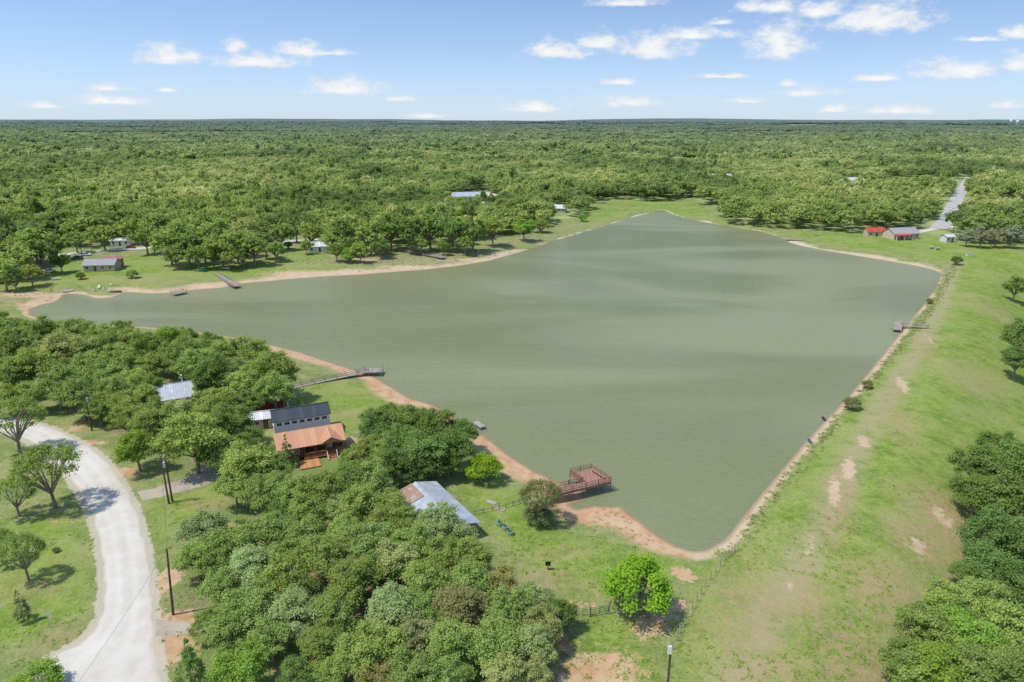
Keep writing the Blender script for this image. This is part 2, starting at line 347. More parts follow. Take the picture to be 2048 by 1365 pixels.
# ------------------------------------------------------------------ water
def water_mat():
    m,nt=newmat('lake_water'); P=pos(nt)
    mp=nt.nodes.new('ShaderNodeMapping'); mp.inputs['Rotation'].default_value=(0,0,R(25)); mp.inputs['Scale'].default_value=(1,3.0,1); nt.links.new(P,mp.inputs[0])
    a=noise(nt,mp.outputs[0],.6,4,.65,.3); b=noise(nt,mp.outputs[0],.16,3,.5)
    mp2=nt.nodes.new('ShaderNodeMapping'); mp2.inputs['Rotation'].default_value=(0,0,R(-12)); mp2.inputs['Scale'].default_value=(.6,1.6,1); nt.links.new(P,mp2.inputs[0])
    big=noise(nt,mp2.outputs[0],.011,3,.5,.8)
    col=mixc(nt,smooth(nt,big,.36,.64),(.205,.228,.105),(.262,.278,.142))
    h=mth(nt,'ADD',a,mth(nt,'MULTIPLY',b,.8))
    bs=finish(nt,col,.22,h,1.0,.34,.42); bs.inputs['IOR'].default_value=1.33
    nt.links.new(mth(nt,'ADD',.14,mth(nt,'MULTIPLY',smooth(nt,big,.4,.62),.2)),bs.inputs['Roughness'])
    return m
wm=MB(); L2=LAKEP; 
xs0,xs1=L2[:,0].min()-8,L2[:,0].max()+8; ys0,ys1=L2[:,1].min()-8,L2[:,1].max()+8
gx=np.linspace(xs0,xs1,150); gy=np.linspace(ys0,ys1,150)
GX,GY=np.meshgrid(gx,gy); dd=-sdf(LAKEP,GX.ravel(),GY.ravel()).reshape(GX.shape)
vid={};V=[];Fw=[]
def wv(i,j):
    if (i,j) not in vid: vid[(i,j)]=len(V); V.append((gx[j],gy[i],0.0))
    return vid[(i,j)]
for i in range(149):
    for j in range(149):
        if dd[i:i+2,j:j+2].min()<1.0: Fw.append((wv(i,j),wv(i,j+1),wv(i+1,j+1),wv(i+1,j)))
wm.v=V;wm.f=Fw
wo=wm.build('water',water_mat()); wo['kind']='structure'

# ------------------------------------------------------------------ roads
def gravel(name,c1,c2,tracks=False):
    m,nt=newmat(name); P=pos(nt); a=noise(nt,P,.3,5,.6); b=noise(nt,P,4,4,.7)
    col=mixc(nt,smooth(nt,a,.3,.7),c1,c2); col=mixc(nt,mth(nt,'MULTIPLY',smooth(nt,b,.4,.8),.35),col,tuple(v*.62 for v in c1))
    if tracks:
        t=attr(nt,'across')
        k=mth(nt,'ABSOLUTE',mth(nt,'SUBTRACT',mth(nt,'ABSOLUTE',mth(nt,'SUBTRACT',t,.5)),.17))
        wheel=mth(nt,'SUBTRACT',1.0,smooth(nt,k,.02,.12))
        col=mixc(nt,mth(nt,'MULTIPLY',wheel,.3),mixc(nt,.12,col,(.45,.41,.32)),(.70,.67,.60))
        edge=smooth(nt,mth(nt,'ADD',mth(nt,'ABSOLUTE',mth(nt,'SUBTRACT',t,.5)),mth(nt,'MULTIPLY',mth(nt,'SUBTRACT',a,.5),.22)),.42,.52)
        col=mixc(nt,mth(nt,'MULTIPLY',edge,.6),col,(.40,.37,.23))
    finish(nt,col,.95,b,.5,.04,.1); return m
M['gravel']=gravel('pale_gravel',(.52,.48,.41),(.62,.58,.51))
M['gravelroad']=gravel('pale_gravel_road',(.56,.52,.445),(.67,.63,.555),True)
M['asphalt']=gravel('worn_asphalt',(.40,.385,.36),(.50,.48,.455))
M['drive']=gravel('caliche_drive',(.46,.40,.31),(.34,.29,.23))
def strip(name,Lp,Rp,mat,dz=.05,k=6,cols=8):
    def res(pts):
        P=np.array([PZ(a,b,1.2)[:2] for a,b in pts]); out=[]
        n=len(P)
        for i in range(n-1):
            p0=P[max(i-1,0)];p1=P[i];p2=P[i+1];p3=P[min(i+2,n-1)]
            for t in np.linspace(0,1,k,endpoint=False):
                out.append(.5*((2*p1)+(-p0+p2)*t+(2*p0-5*p1+4*p2-p3)*t*t+(-p0+3*p1-3*p2+p3)*t**3))
        out.append(P[-1]); return np.array(out)
    a=res(Lp);b=res(Rp); n=len(a); mb=MB(); ac=[]
    for i in range(n):
        e0=.12*math.sin(i*1.3)+.08*math.sin(i*2.9); e1=.12*math.sin(i*1.1+1)+.08*math.sin(i*2.7)
        d=(b[i]-a[i]); d=d/np.linalg.norm(d); A_=a[i]+d*e0; B_=b[i]+d*e1
        for j in range(cols+1):
            q=A_+(B_-A_)*j/cols; mb.v.append((q[0],q[1],float(H(q[0],q[1]))+dz+ (0.0 if 0<j<cols else -.05))); ac.append(j/cols)
    for i in range(n-1):
        for j in range(cols):
            mb.f.append((i*(cols+1)+j,i*(cols+1)+j+1,(i+1)*(cols+1)+j+1,(i+1)*(cols+1)+j))
    o=mb.build(name,mat); o['kind']='structure'
    t=o.data.attributes.new('across','FLOAT','POINT'); t.data.foreach_set('value',ac)
    return o
strip('gravel_road',RL,RR,M['gravelroad'],.06)
strip('driveway',[(285,1003),(340,990),(400,975),(440,955)],[(275,985),(330,972),(380,950),(410,925)],M['drive'],.055)
strip('driveway_short',[(312,1275),(360,1272),(420,1262)],[(312,1240),(360,1245),(420,1246)],M['drive'],.055)
def cstrip(name,pts,w,mat,dz=.06):
    P=[PZ(a,b,1.3)[:2] for a,b in pts]; mb=MB(); Q=[]
    for i in range(len(P)-1):
        for t in np.linspace(0,1,8,endpoint=False): Q.append((P[i][0]+(P[i+1][0]-P[i][0])*t,P[i][1]+(P[i+1][1]-P[i][1])*t))
    Q.append(P[-1])
    for i,q in enumerate(Q):
        a=Q[max(i-1,0)];b=Q[min(i+1,len(Q)-1)];dx,dy=b[0]-a[0],b[1]-a[1];l=math.hypot(dx,dy);nx,ny=-dy/l*w/2,dx/l*w/2
        for s in(-1,1):
            x,y=q[0]+nx*s,q[1]+ny*s; mb.v.append((x,y,float(H(x,y))+dz))
        if i: n=2*i; mb.f.append((n-2,n-1,n+1,n))
    o=mb.build(name,mat); o['kind']='structure'; return P
roadL=cstrip('far_lane',[(-60,520),(60,516),(150,507),(230,500),(315,495),(420,490),(540,486),(655,478)],6,M['gravel'])
roadR=cstrip('straight_road',[(1876,458),(1893,440),(1905,415),(1918,390),(1936,362),(1940,355)],9,M['asphalt'],.2)
roadC=cstrip('lane_bend',[(962,384),(985,390),(992,400),(960,408)],8,M['gravel'],.2)
roadR2=cstrip('cross_lane',[(1830,466),(1880,456),(1935,452)],5,M['gravel'],.1)

# ------------------------------------------------------------------ trees
def crown_arrays(seed,ncl,nleaf,leaf,shape='oak',rc=(.22,.36)):
    r=np.random.default_rng(seed)
    C=[];k=0
    while len(C)<ncl:
        k+=1
        d=r.normal(size=3); d/=np.linalg.norm(d)
        if shape=='oak':
            if d[2]<-.45: continue
            lobe=.80+.20*math.sin(3*math.atan2(d[1],d[0])+seed)+r.uniform(-.18,.16)
            c=np.array([d[0]*.80*lobe,d[1]*.80*lobe,1.14+d[2]*(.60+r.uniform(-.14,.12))])*1.0
            if r.random()<.25: c=np.array([0,0,1.15])+(c-np.array([0,0,1.15]))*r.uniform(.2,.7)
        elif shape=='cone':
            z=r.uniform(.15,1.0); rad=.55*(1-z)+.08; a=r.uniform(0,6.28); c=np.array([math.cos(a)*rad,math.sin(a)*rad,z*2.2])
        elif shape=='bush':
            if d[2]<-.2: continue
            c=np.array([d[0]*.68,d[1]*.68,.60+d[2]*.62])*r.uniform(.88,1.06)
        elif shape=='open':
            if d[2]<-.3: continue
            c=np.array([d[0]*.85,d[1]*.85,1.35+d[2]*.6])
        else:
            if d[2]<-.3: continue
            c=np.array([d[0]*.75,d[1]*.75,1.0+d[2]*.6])
        if shape in('oak','open') and k<4000 and C and min(np.linalg.norm(c-q) for q in C)<.25*(30/ncl)**.33: continue
        C.append(c)
    C=np.array(C); RC=r.uniform(rc[0],rc[1],len(C))
    if shape=='cone': RC*=(1.1-C[:,2]/2.6)
    w=RC**2; w/=w.sum(); ci=r.choice(len(C),nleaf,p=w)
    D=r.normal(size=(nleaf,3)); D/=np.linalg.norm(D,axis=1)[:,None]
    D[:,2]=np.abs(D[:,2])*np.where(r.random(nleaf)<.70,1,-.7)
    rad=RC[ci]*r.random(nleaf)**.45*(1+.62*r.normal(size=nleaf)*.5)
    P=C[ci]+D*rad[:,None]*np.array([1,1,.8])
    Nn=D*.8+np.array([0,0,.45])+r.normal(size=(nleaf,3))*.5; Nn/=np.linalg.norm(Nn,axis=1)[:,None]
    A=np.cross(Nn,r.normal(size=(nleaf,3))); A/=np.linalg.norm(A,axis=1)[:,None]; B=np.cross(Nn,A)
    s=leaf*r.uniform(.5,1.4,nleaf)[:,None]*.5
    V=np.stack([P-A*s*1.2,P-B*s*.8,P+A*s*1.2,P+B*s*.8],1).reshape(-1,3)
    Fc=np.arange(nleaf*4).reshape(-1,4)
    ct=r.random(len(C)); t=np.repeat(np.clip(ct[ci]*.5+r.random(nleaf)*.5,0,1),4)
    return V,Fc,t,C,RC
def crown_mesh(name,mat,*a,**k):
    V,Fc,t,C,RC=crown_arrays(*a,**k)
    me=fastmesh(name,V,Fc,dict(tint=t),False); me.materials.append(mat); return me,C
def trunk_mesh(name,C,seed,shape='oak',limbs=16,top=None):
    r=random.Random(seed); mb=MB(); fork=np.array([r.uniform(-.04,.04),r.uniform(-.04,.04),.5 if shape!='bush' else .15])
    mb.tube((0,0,-.12),(0,0,.05),.085,.06,7); mb.tube((0,0,.05),fork,.06,.048,7)
    if shape=='cone': mb.tube(fork,(0,0,2.0),.045,.01)
    else:
        order=sorted(range(len(C)),key=lambda i:-np.linalg.norm(C[i][:2]))
        pick=order[::max(1,len(order)//limbs)][:limbs]
        for i in pick:
            c=C[i]; mid=fork+(c-fork)*.5+np.array([r.uniform(-.06,.06),r.uniform(-.06,.06),r.uniform(-.02,.08)])
            mb.tube(fork,mid,.034,.02,5); mb.tube(mid,c,.02,.007,5)
            for _ in range(3):
                e=mid+(c-mid)*.5+np.array([r.uniform(-.28,.28),r.uniform(-.28,.28),r.uniform(.0,.28)]); mb.tube(mid+(c-mid)*.25,e,.011,.004,4)
    me=bpy.data.meshes.new(name); me.from_pydata(mb.v,[],mb.f); me.update(); me.materials.append(M['bark']); return me
PROT={}
def proto(kind,n,*a,**k):
    PROT[kind]=[]
    for i in range(n):
        me,C=crown_mesh('crown_'+kind,M['leaf'],*( (i*13+len(PROT)*101,)+a),**k)
        PROT[kind].append((me,trunk_mesh('trunk_'+kind,C,i,k.get('shape','oak'))))
proto('oak',8,52,13500,.052,shape='oak',rc=(.13,.27))
proto('thin',3,34,7500,.05,shape='open',rc=(.15,.26))
proto('bush',2,40,10000,.054,shape='bush',rc=(.15,.27))
proto('cone',2,30,3500,.07,shape='cone',rc=(.2,.3))
proto('mid',8,30,2500,.105,shape='oak',rc=(.16,.32))
NTREE=0
def tree(kind,loc,r,h,color,label,cat,group,name='oak_tree'):
    global NTREE; NTREE+=1
    me,tm=random.choice(PROT[kind])
    o=thing(name,label,cat,loc,random.uniform(0,6.28),group)
    o.scale=(r,r,h/1.95)
    a=bpy.data.objects.new('trunk',tm); COL.objects.link(a); a.parent=o
    b=bpy.data.objects.new('crown',me); COL.objects.link(b); b.parent=o
    j=random.uniform(.86,1.15); w=random.uniform(-.08,.08)
    b.color=(color[0]*j*(1+w),color[1]*j,color[2]*j*(1-w),1)
    return o
OAK=(.315,.405,.125); DK=(.205,.30,.09); BR=(.31,.49,.05); BR2=(.28,.42,.085); OL=(.27,.295,.135); PALE=(.385,.45,.205); RUST=(.36,.36,.165); GREYT=(.38,.395,.27)
def T(px,py,rp,col,label,cat,group,kind='oak',hk=1.95,name='oak_tree',fc=.62):
    if kind=='oak': rp=rp*1.06
    d=ray(px,py); t=(CH-5)/-d[2]; r=rp*t/F
    for _ in range(4):
        hz=r*hk*fc; g=G(px,py,hz); t=(CH-g[2]-hz)/-d[2]; r=rp*t/F
    return tree(kind,g,r,r*hk,col,label,cat,group,name)
g1='oaks of the wood at the left edge'; l1='leafy green oak in the left wood between gravel road and lake'
for x,y,r,c in [(-20,650,48,OAK),(20,690,50,OAK),(75,658,36,OAK),(62,732,50,OAK),(130,698,50,PALE),(155,663,38,OAK),(205,676,40,OAK),(182,738,48,OAK),(238,722,48,OAK),(290,698,44,DK),(262,680,36,OAK),(335,676,34,BR2),(300,736,40,OAK),(345,712,40,OAK),(395,728,44,OAK),(372,696,36,OAK),(435,746,46,DK),(452,708,44,OAK),(500,706,44,OAK),(542,738,54,OAK),(548,778,42,OAK),(490,768,46,OAK),(425,806,46,OAK),(15,748,44,OAK),(112,765,46,OAK),(160,785,48,OAK),(222,788,44,OAK),(-50,730,54,OAK),(455,838,46,DK),(100,710,42,DK),(215,700,38,DK),(414,766,30,OAK),(215,752,42,OAK),(258,766,40,OAK),(-10,800,30,OAK),(65,785,34,OAK),(500,800,34,DK),(250,838,34,OAK),(180,700,36,PALE),(30,660,32,DK),(480,735,36,PALE),(415,700,30,OAK),(410,838,36,OAK),(284,800,42,OAK),(352,824,38,PALE),(238,808,38,OAK),(195,815,32,OAK),(300,772,32,DK),(140,740,36,OAK),(20,790,34,OAK),(110,660,28,OAK),(240,660,28,OAK),(370,672,26,OAK),(420,682,26,DK)]:
    T(x,y,r,c,l1,'tree',g1)
T(385,872,66,OAK,'large spreading oak beside the parking pad left of the copper roofed cabin','tree',None)
T(312,838,48,OAK,'mid sized oak just in front of the silver roofed house','tree',None)
T(272,893,44,BR2,'rounded light green tree at the bend of the gravel road','tree',None)
T(440,905,42,DK,'dark oak between the parking pad and the cabin','tree',None)
g2='trees crowding in front of the cabin'; l2='grey green oak crowding the near side of the copper roofed cabin'
for x,y,r,c in [(495,922,56,OAK),(468,970,42,OAK),(530,982,52,OAK),(590,985,50,OAK),(645,982,52,OAK),(700,958,46,DK),(740,955,48,OAK),(720,1010,52,OAK),(775,1008,42,OAK),(610,1022,46,OAK),(548,938,42,OAK),(665,1020,40,PALE),(560,1030,40,DK),(698,918,28,OAK),(478,892,34,DK),(505,870,26,DK)]:
    T(x,y,r,c,l2,'tree',g2)
T(575,905,26,OL,'small dark cedar against the left end of the cabin porch','tree',None,'cone',2.4,'cedar_tree',.5)
g3='dense dark oaks by the shore'; l3='dense dark green oak in the clump between cabin lawn and tin roof'
for x,y,r,c in [(752,850,46,DK),(800,882,48,DK),(825,838,42,DK),(872,850,48,DK),(848,900,52,DK),(905,892,48,DK),(925,862,36,DK),(785,928,44,DK),(738,895,36,OAK),(835,935,36,DK),(895,925,32,DK),(780,830,32,DK),(765,905,34,OAK)]:
    T(x,y,r,c,l3,'tree',g3)
T(970,925,46,BR,'bright green round tree on the shore right of the dark clump','tree',None,'bush',1.8,'shade_tree',.52)
T(1275,1155,84,BR,'big bright green tree alone on the lawn at the dam corner','tree',None,'bush',2.1,'shade_tree',.52)
T(1082,1000,44,OL,'olive grey tree leaning beside the foot of the brown dock','tree',None,'thin',1.9,'oak_tree',.6)
T(1076,1018,38,OL,'low olive shrub under the tree by the brown dock','shrub',None,'bush',1.7,'shrub',.52)
g4='oaks of the grove in the foreground'; l4='pale green oak in the big foreground grove between road and lawn'
for x,y,r,c in [(405,1060,50,PALE),(392,1112,44,OAK),(470,1080,54,OAK),(540,1062,50,OAK),(500,1135,54,PALE),(600,1068,48,OAK),(645,1110,54,OAK),(570,1150,56,OAK),(690,1062,46,OAK),(742,1082,54,OAK),(790,1120,52,PALE),(705,1160,58,OAK),(440,1172,48,OAK),(500,1210,60,OAK),(590,1228,60,PALE),(665,1222,56,OAK),(878,1044,52,PALE),(825,1085,50,OAK),(885,1110,50,OAK),(938,1110,46,OAK),(850,1165,56,OAK),(785,1212,60,PALE),(940,1165,54,OAK),(1000,1170,48,RUST),(920,1215,60,RUST),(1015,1218,58,OAK),(1068,1195,40,PALE),(1082,1245,48,PALE),(1120,1225,36,DK),(990,1282,62,OAK),(1065,1290,50,PALE),(900,1290,62,OAK),(830,1270,52,RUST),(750,1290,62,OAK),(822,1345,58,OAK),(705,1305,52,OAK),(460,1258,52,OAK),(412,1245,34,OAK),(1010,1345,50,PALE),(1070,1345,38,PALE),(640,1290,50,OAK),(600,1180,44,DK),(540,1270,50,OAK),(770,1045,46,OAK),(745,1140,46,DK),(840,1225,46,OAK),(690,1115,40,PALE),(435,1120,40,OAK),(900,1345,46,OAK),(590,1345,40,DK),(755,1350,44,RUST),(920,1070,38,PALE),(812,1038,36,OAK),(660,1345,38,OAK),(560,1105,36,OAK),(1045,1240,36,OAK)]:
    T(x,y,r,c,l4,'tree',g4)
T(480,1335,60,BR2,'bright yellow green tree at the bottom edge right of the road','tree',None)
T(375,1330,44,DK,'dark conical cedar at the roadside near the bottom edge','tree',None,'cone',2.3,'cedar_tree',.5)
T(70,1350,58,BR2,'bright green bush cut by the bottom left corner','shrub',None,'bush',1.5,'shrub',.5)
T(95,945,62,OAK,'thin open oak standing inside the curve of the gravel road','tree',None,'thin',2.1)
T(25,845,58,OAK,'open branched oak reaching over the road at the left edge','tree',None,'thin',2.0)
T(28,990,40,OAK,'slim oak behind the thin open oak at the left edge','tree',None,'thin',2.0)
T(45,1110,42,OAK,'sparse young oak on the grass left of the road','tree',None,'thin',2.3)
T(-5,1090,34,OAK,'sparse oak cut by the left edge','tree',None,'thin',2.1)
T(42,1215,26,OL,'small dark cedar on the left roadside grass','tree',None,'cone',2.6,'cedar_tree',.5)
T(112,1098,9,OL,'tiny sapling alone on the left lawn','shrub',None,'bush',1.5,'sapling',.5)
g5='trees of the wood right of the dam'; l5='dense green tree in the wood along the lower right edge'
for x,y,r,c in [(1968,930,58,DK),(2035,920,58,DK),(1955,985,50,DK),(2010,995,66,DK),(2070,1010,60,DK),(1990,1070,66,DK),(2048,1085,64,DK),(1980,1135,56,DK),(1895,1198,50,OAK),(1965,1200,62,OAK),(2035,1170,66,DK),(1852,1252,60,OAK),(1930,1270,66,BR2),(2015,1260,70,OAK),(1808,1315,54,OAK),(1875,1335,66,BR2),(1965,1345,70,OAK),(2045,1345,66,OAK),(2110,1200,66,OAK),(2110,1080,66,DK),(2040,1030,50,OAK),(1915,1240,50,DK),(1840,1350,50,OAK),(2000,890,40,DK),(1940,1150,36,DK),(2000,1310,50,DK),(1890,1290,50,OAK)]:
    T(x,y,r,c,l5,'tree',g5)
T(2033,573,26,DK,'small rounded tree at the right edge beyond the grassy slope','tree',None,'mid')
T(2042,672,42,DK,'dark tree at the right edge on the grassy slope','tree',None)
T(2036,718,34,DK,'second dark tree just below on the right edge slope','tree',None)
for x,y,r,c,l in [(160,548,12,DK,'round dark shrub in the yard left of the beige cabin'),(263,543,15,OAK,'round shrub right of the beige cabin'),(575,487,12,DK,'small tree alone by the far lane'),(700,503,24,BR2,'bright green low tree by the far left treeline'),(1165,432,12,BR2,'light green tree at the head of the lake'),(1048,458,26,BR2,'light green tree near the marshy far shore'),(1082,445,22,OAK,'rounded tree right of the light green one on the far shore'),(1915,517,14,DK,'lone shrub where the dam meets the far shore'),(1705,800,22,OL,'grey brown bush on the waterline of the dam'),(1735,765,14,OL,'smaller grey bush higher on the dam waterline'),(1860,600,9,DK,'small green bush on the upper dam waterline')]:
    T(x,y,r,c,l,'shrub' if r<18 else 'tree',None,'bush' if r<25 else 'mid',1.7,'shrub' if r<18 else 'oak_tree',.55)
gL='oaks on the far left shore'; lL='broad oak on the grassy far left shore'
for x,y,r,c in [(338,486,38,OAK),(375,492,34,DK),(405,482,38,OAK),(440,492,38,OAK),(472,486,36,OAK),(505,492,34,OAK),(530,488,26,DK),(360,462,32,OAK),(430,462,34,OAK),(490,460,34,PALE),(290,474,30,OAK),(30,516,38,OAK),(75,506,38,DK),(5,542,34,OAK),(110,486,30,OAK),(60,545,24,OAK),(590,450,30,DK),(620,464,28,OAK),(560,466,30,OAK),(395,510,26,DK),(455,510,26,OAK),(612,490,16,OAK),(672,500,20,DK),(150,478,24,OAK),(205,468,28,OAK),(28,560,20,OAK),(350,508,26,OAK),(425,508,24,OAK),(485,510,22,DK),(550,498,22,OAK),(120,522,20,DK),(255,458,26,OAK),(180,452,26,DK),(40,490,30,OAK)]:
    T(x,y,r,c,lL,'tree',gL,'mid')
gM='dark trees above the old pier'; lM='dense dark tree above the mud flat and old grey pier'
for x,y,r,c in [(690,462,34,DK),(740,468,36,OAK),(780,456,38,DK),(820,461,38,DK),(860,456,38,DK),(905,459,38,DK),(945,461,36,DK),(985,455,32,OAK),(870,432,34,DK),(800,432,32,DK),(930,432,32,DK),(720,500,22,OAK),(660,478,24,OAK),(760,492,22,DK),(840,487,20,OAK),(930,488,20,OAK),(885,492,16,DK),(700,488,22,DK)]:
    T(x,y,r,c,lM,'tree',gM,'mid')
gR='grey green trees right of the straight road'; lR='greyish half bare tree at the far right behind the dam'
for x,y,r,c in [(1935,472,18,GREYT),(1965,470,22,GREYT),(1995,472,20,GREYT),(2025,468,24,GREYT),(1950,455,18,GREYT),(2010,452,20,GREYT)]:
    T(x,y,r,c,lR,'tree',gR,'mid')

HOUSES_PX=[(205,530,11),(245,482,10),(640,495,11),(357,368,16),(492,396,16),(932,396,24),(1110,418,14),(1750,466,13),(1800,468,15),(1893,475,8),(200,360,18),(1432,358,26),(1702,366,22),(2035,360,22),(560,372,14),(1840,392,16),(90,455,10)]
clearp=[(*G(a,b)[:2],r) for a,b,r in HOUSES_PX]
def allowed(x,y,marg):
    ok=(-sdf(LAKEP,x,y)>5)&(sdf(FORP,x,y)>0)
    for Pn in(roadL,roadR,roadR2,roadC): ok&=linedist(np.array(Pn),x,y)>marg
    for cx,cy,r in clearp:
        ok&=~((np.abs(x-cx)<r*.75)&(y>cy-r*1.6)&(y<cy+r*.7))
        ok&=~((np.abs(x-cx)<r*.45)&(y>cy-.11*cy)&(y<cy))
    return ok
placed=np.array([(o.location.x,o.location.y) for o in COL.objects if o.type=='EMPTY'])
def scatter(y0,y1,sp,side=.86):
    ys=np.arange(y0,y1,sp); out=[]
    for yv in ys:
        w=side*(yv+40); xs=np.arange(-w,w,sp); 
        x=xs+RNG.uniform(-.5,.5,len(xs))*sp; y=yv+RNG.uniform(-.5,.5,len(xs))*sp
        out.append(np.stack([x,y],-1))
    return np.concatenate(out)
A=scatter(215,1000,9.4); A=A[allowed(A[:,0],A[:,1],9.0)]
dmin=np.array([np.min((placed[:,0]-a[0])**2+(placed[:,1]-a[1])**2) for a in A]); A=A[dmin>60]
gap=.7*vn(A[:,0],A[:,1],38,4)+.5*vn(A[:,0],A[:,1],95,8)+RNG.uniform(-.12,.12,len(A)); A=A[gap>-.46]
A=A[np.argsort(A[:,1])]
NI=max(0,min(len(A),298-NTREE))
gF='oaks of the far shore forest'; lF='one of the many green oaks in the forest edge beyond the lake'
for x,y in A[:NI]:
    c=random.choice([OAK,OAK,OAK,DK,DK,PALE,OL]); r=random.uniform(4.8,8.0)
    tree('mid',(x,y,float(H(x,y))),r,r*random.uniform(1.6,2.1),c,lF,'tree',gF)
rest=A[NI:]
B=scatter(1000,2100,13.0); B=B[allowed(B[:,0],B[:,1],8)]; B=B[(.6*vn(B[:,0],B[:,1],90,5)+.6*vn(B[:,0],B[:,1],210,2)+RNG.uniform(-.15,.15,len(B)))>-.46]
Cc=scatter(2100,5600,26); fld=vn(Cc[:,0],Cc[:,1],420,9)+.4*vn(Cc[:,0],Cc[:,1],160,2); Cc=Cc[(fld>-.36)]
Dd=scatter(5600,10500,50); fld=vn(Dd[:,0],Dd[:,1],700,4)+.4*vn(Dd[:,0],Dd[:,1],260,2); Dd=Dd[(fld>-.3)]
pts=np.concatenate([rest,B,Cc,Dd]); 
def lf(P,s): return 1+.30*vn(P[:,0],P[:,1],s,11)
def sk_(a,b,n): return a+(b-a)*RNG.random(n)**1.5
sc=np.concatenate([sk_(4.2,9.6,len(rest))*lf(rest,55),sk_(6,13,len(B))*lf(B,110),sk_(12,22,len(Cc)),sk_(26,42,len(Dd))])
hs=np.concatenate([RNG.uniform(4.4,7.2,len(rest))*lf(rest,55),RNG.uniform(4.8,8.0,len(B))*lf(B,110),RNG.uniform(5,9,len(Cc)),RNG.uniform(7,12,len(Dd))])
tall=RNG.random(len(pts))<.06; hs[tall]*=1.45; sc[tall]*=.8
var=np.concatenate([RNG.integers(0,5,len(rest)),RNG.integers(5,8,len(B)),RNG.integers(5,8,len(Cc)+len(Dd))])
zz=H(pts[:,0],pts[:,1])
fm=bpy.data.meshes.new('distant_forest'); fm.vertices.add(len(pts)); fm.vertices.foreach_set('co',np.stack([pts[:,0],pts[:,1],zz],-1).astype(np.float32).ravel())
a=fm.attributes.new('scl','FLOAT_VECTOR','POINT'); a.data.foreach_set('vector',np.stack([sc,sc,hs],-1).astype(np.float32).ravel())
a=fm.attributes.new('var','INT','POINT'); a.data.foreach_set('value',var.astype(np.int32))
pc=bpy.data.collections.new('forest_crowns')
for i in range(8):
    if i<5: me,_=crown_mesh('far_crown',M['farleaf'],500+i,20,900,.16,shape='low',rc=(.22,.40))
    else: me,_=crown_mesh('far_crown',M['farleaf'],500+i,14,240,.30,shape='low',rc=(.3,.45))
    o=bpy.data.objects.new('crown_%02d'%i,me); pc.objects.link(o)
fo=bpy.data.objects.new('distant_forest',fm); COL.objects.link(fo)
fo['kind']='stuff'; fo['label']='unbroken green woodland stretching from the lake to the horizon'; fo['category']='forest'
ng=bpy.data.node_groups.new('forest','GeometryNodeTree')
ng.interface.new_socket('Geometry',in_out='INPUT',socket_type='NodeSocketGeometry'); ng.interface.new_socket('Geometry',in_out='OUTPUT',socket_type='NodeSocketGeometry')
gi=ng.nodes.new('NodeGroupInput');gout=ng.nodes.new('NodeGroupOutput');ip=ng.nodes.new('GeometryNodeInstanceOnPoints')
ci=ng.nodes.new('GeometryNodeCollectionInfo'); ci.inputs['Collection'].default_value=pc; ci.inputs['Separate Children'].default_value=True; ci.inputs['Reset Children'].default_value=True
na=ng.nodes.new('GeometryNodeInputNamedAttribute'); na.data_type='FLOAT_VECTOR'; na.inputs[0].default_value='scl'
nb=ng.nodes.new('GeometryNodeInputNamedAttribute'); nb.data_type='INT'; nb.inputs[0].default_value='var'
rv=ng.nodes.new('FunctionNodeRandomValue'); rv.data_type='FLOAT_VECTOR'; rv.inputs[0].default_value=(0,0,0); rv.inputs[1].default_value=(0,0,6.28)
er=ng.nodes.new('FunctionNodeEulerToRotation')
lk=ng.links.new
lk(gi.outputs[0],ip.inputs['Points']); lk(ci.outputs[0],ip.inputs['Instance']); ip.inputs['Pick Instance'].default_value=True
lk(nb.outputs[0],ip.inputs['Instance Index']); lk(na.outputs[0],ip.inputs['Scale']); lk(rv.outputs[0],er.inputs[0]); lk(er.outputs[0],ip.inputs['Rotation']); lk(ip.outputs[0],gout.inputs[0])
md=fo.modifiers.new('forest','NODES'); md.node_group=ng
print('trees',NTREE,'forest pts',len(pts),'individual far',NI)

# ------------------------------------------------------------------ buildings
def side_map(side,L,W):
    if side=='f': return lambda u,z,o:( u,-W/2-o,z)
    if side=='b': return lambda u,z,o:( -u, W/2+o,z)
    if side=='r': return lambda u,z,o:( L/2+o, u,z)
    return lambda u,z,o:(-L/2-o,-u,z)
def panel(mb,mp,u0,u1,z0,z1,o0,o1):
    P=[mp(u,z,o) for o in(o0,o1) for u,z in((u0,z0),(u1,z0),(u1,z1),(u0,z1))]
    mb.add(P,[(3,2,1,0),(4,5,6,7),(0,1,5,4),(1,2,6,5),(2,3,7,6),(3,0,4,7)])
def window(root,mp,u,z,w,h,frame='white'):
    mb=MB(); f=.08
    panel(mb,mp,u-w/2-f,u+w/2+f,z-f,z,.003,.06);panel(mb,mp,u-w/2-f,u+w/2+f,z+h,z+h+f,.003,.06)
    panel(mb,mp,u-w/2-f,u-w/2,z,z+h,.003,.06);panel(mb,mp,u+w/2,u+w/2+f,z,z+h,.003,.06);panel(mb,mp,u-.02,u+.02,z,z+h,.035,.05)
    fr=mb.build('window',M[frame],root); pn=MB(); panel(pn,mp,u-w/2,u+w/2,z,z+h,.005,.03); pn.build('pane',M['glass'],fr)
def door(root,mp,u,w=.95,h=2.05,z=.1,mat='brown'):
    mb=MB(); panel(mb,mp,u-w/2,u+w/2,z,z+h,.004,.06); d=mb.build('door',M[mat],root)
    k=MB(); panel(k,mp,u+w/2-.14,u+w/2-.08,z+1,z+1.06,.06,.11); k.build('handle',M['greymetal'],d)
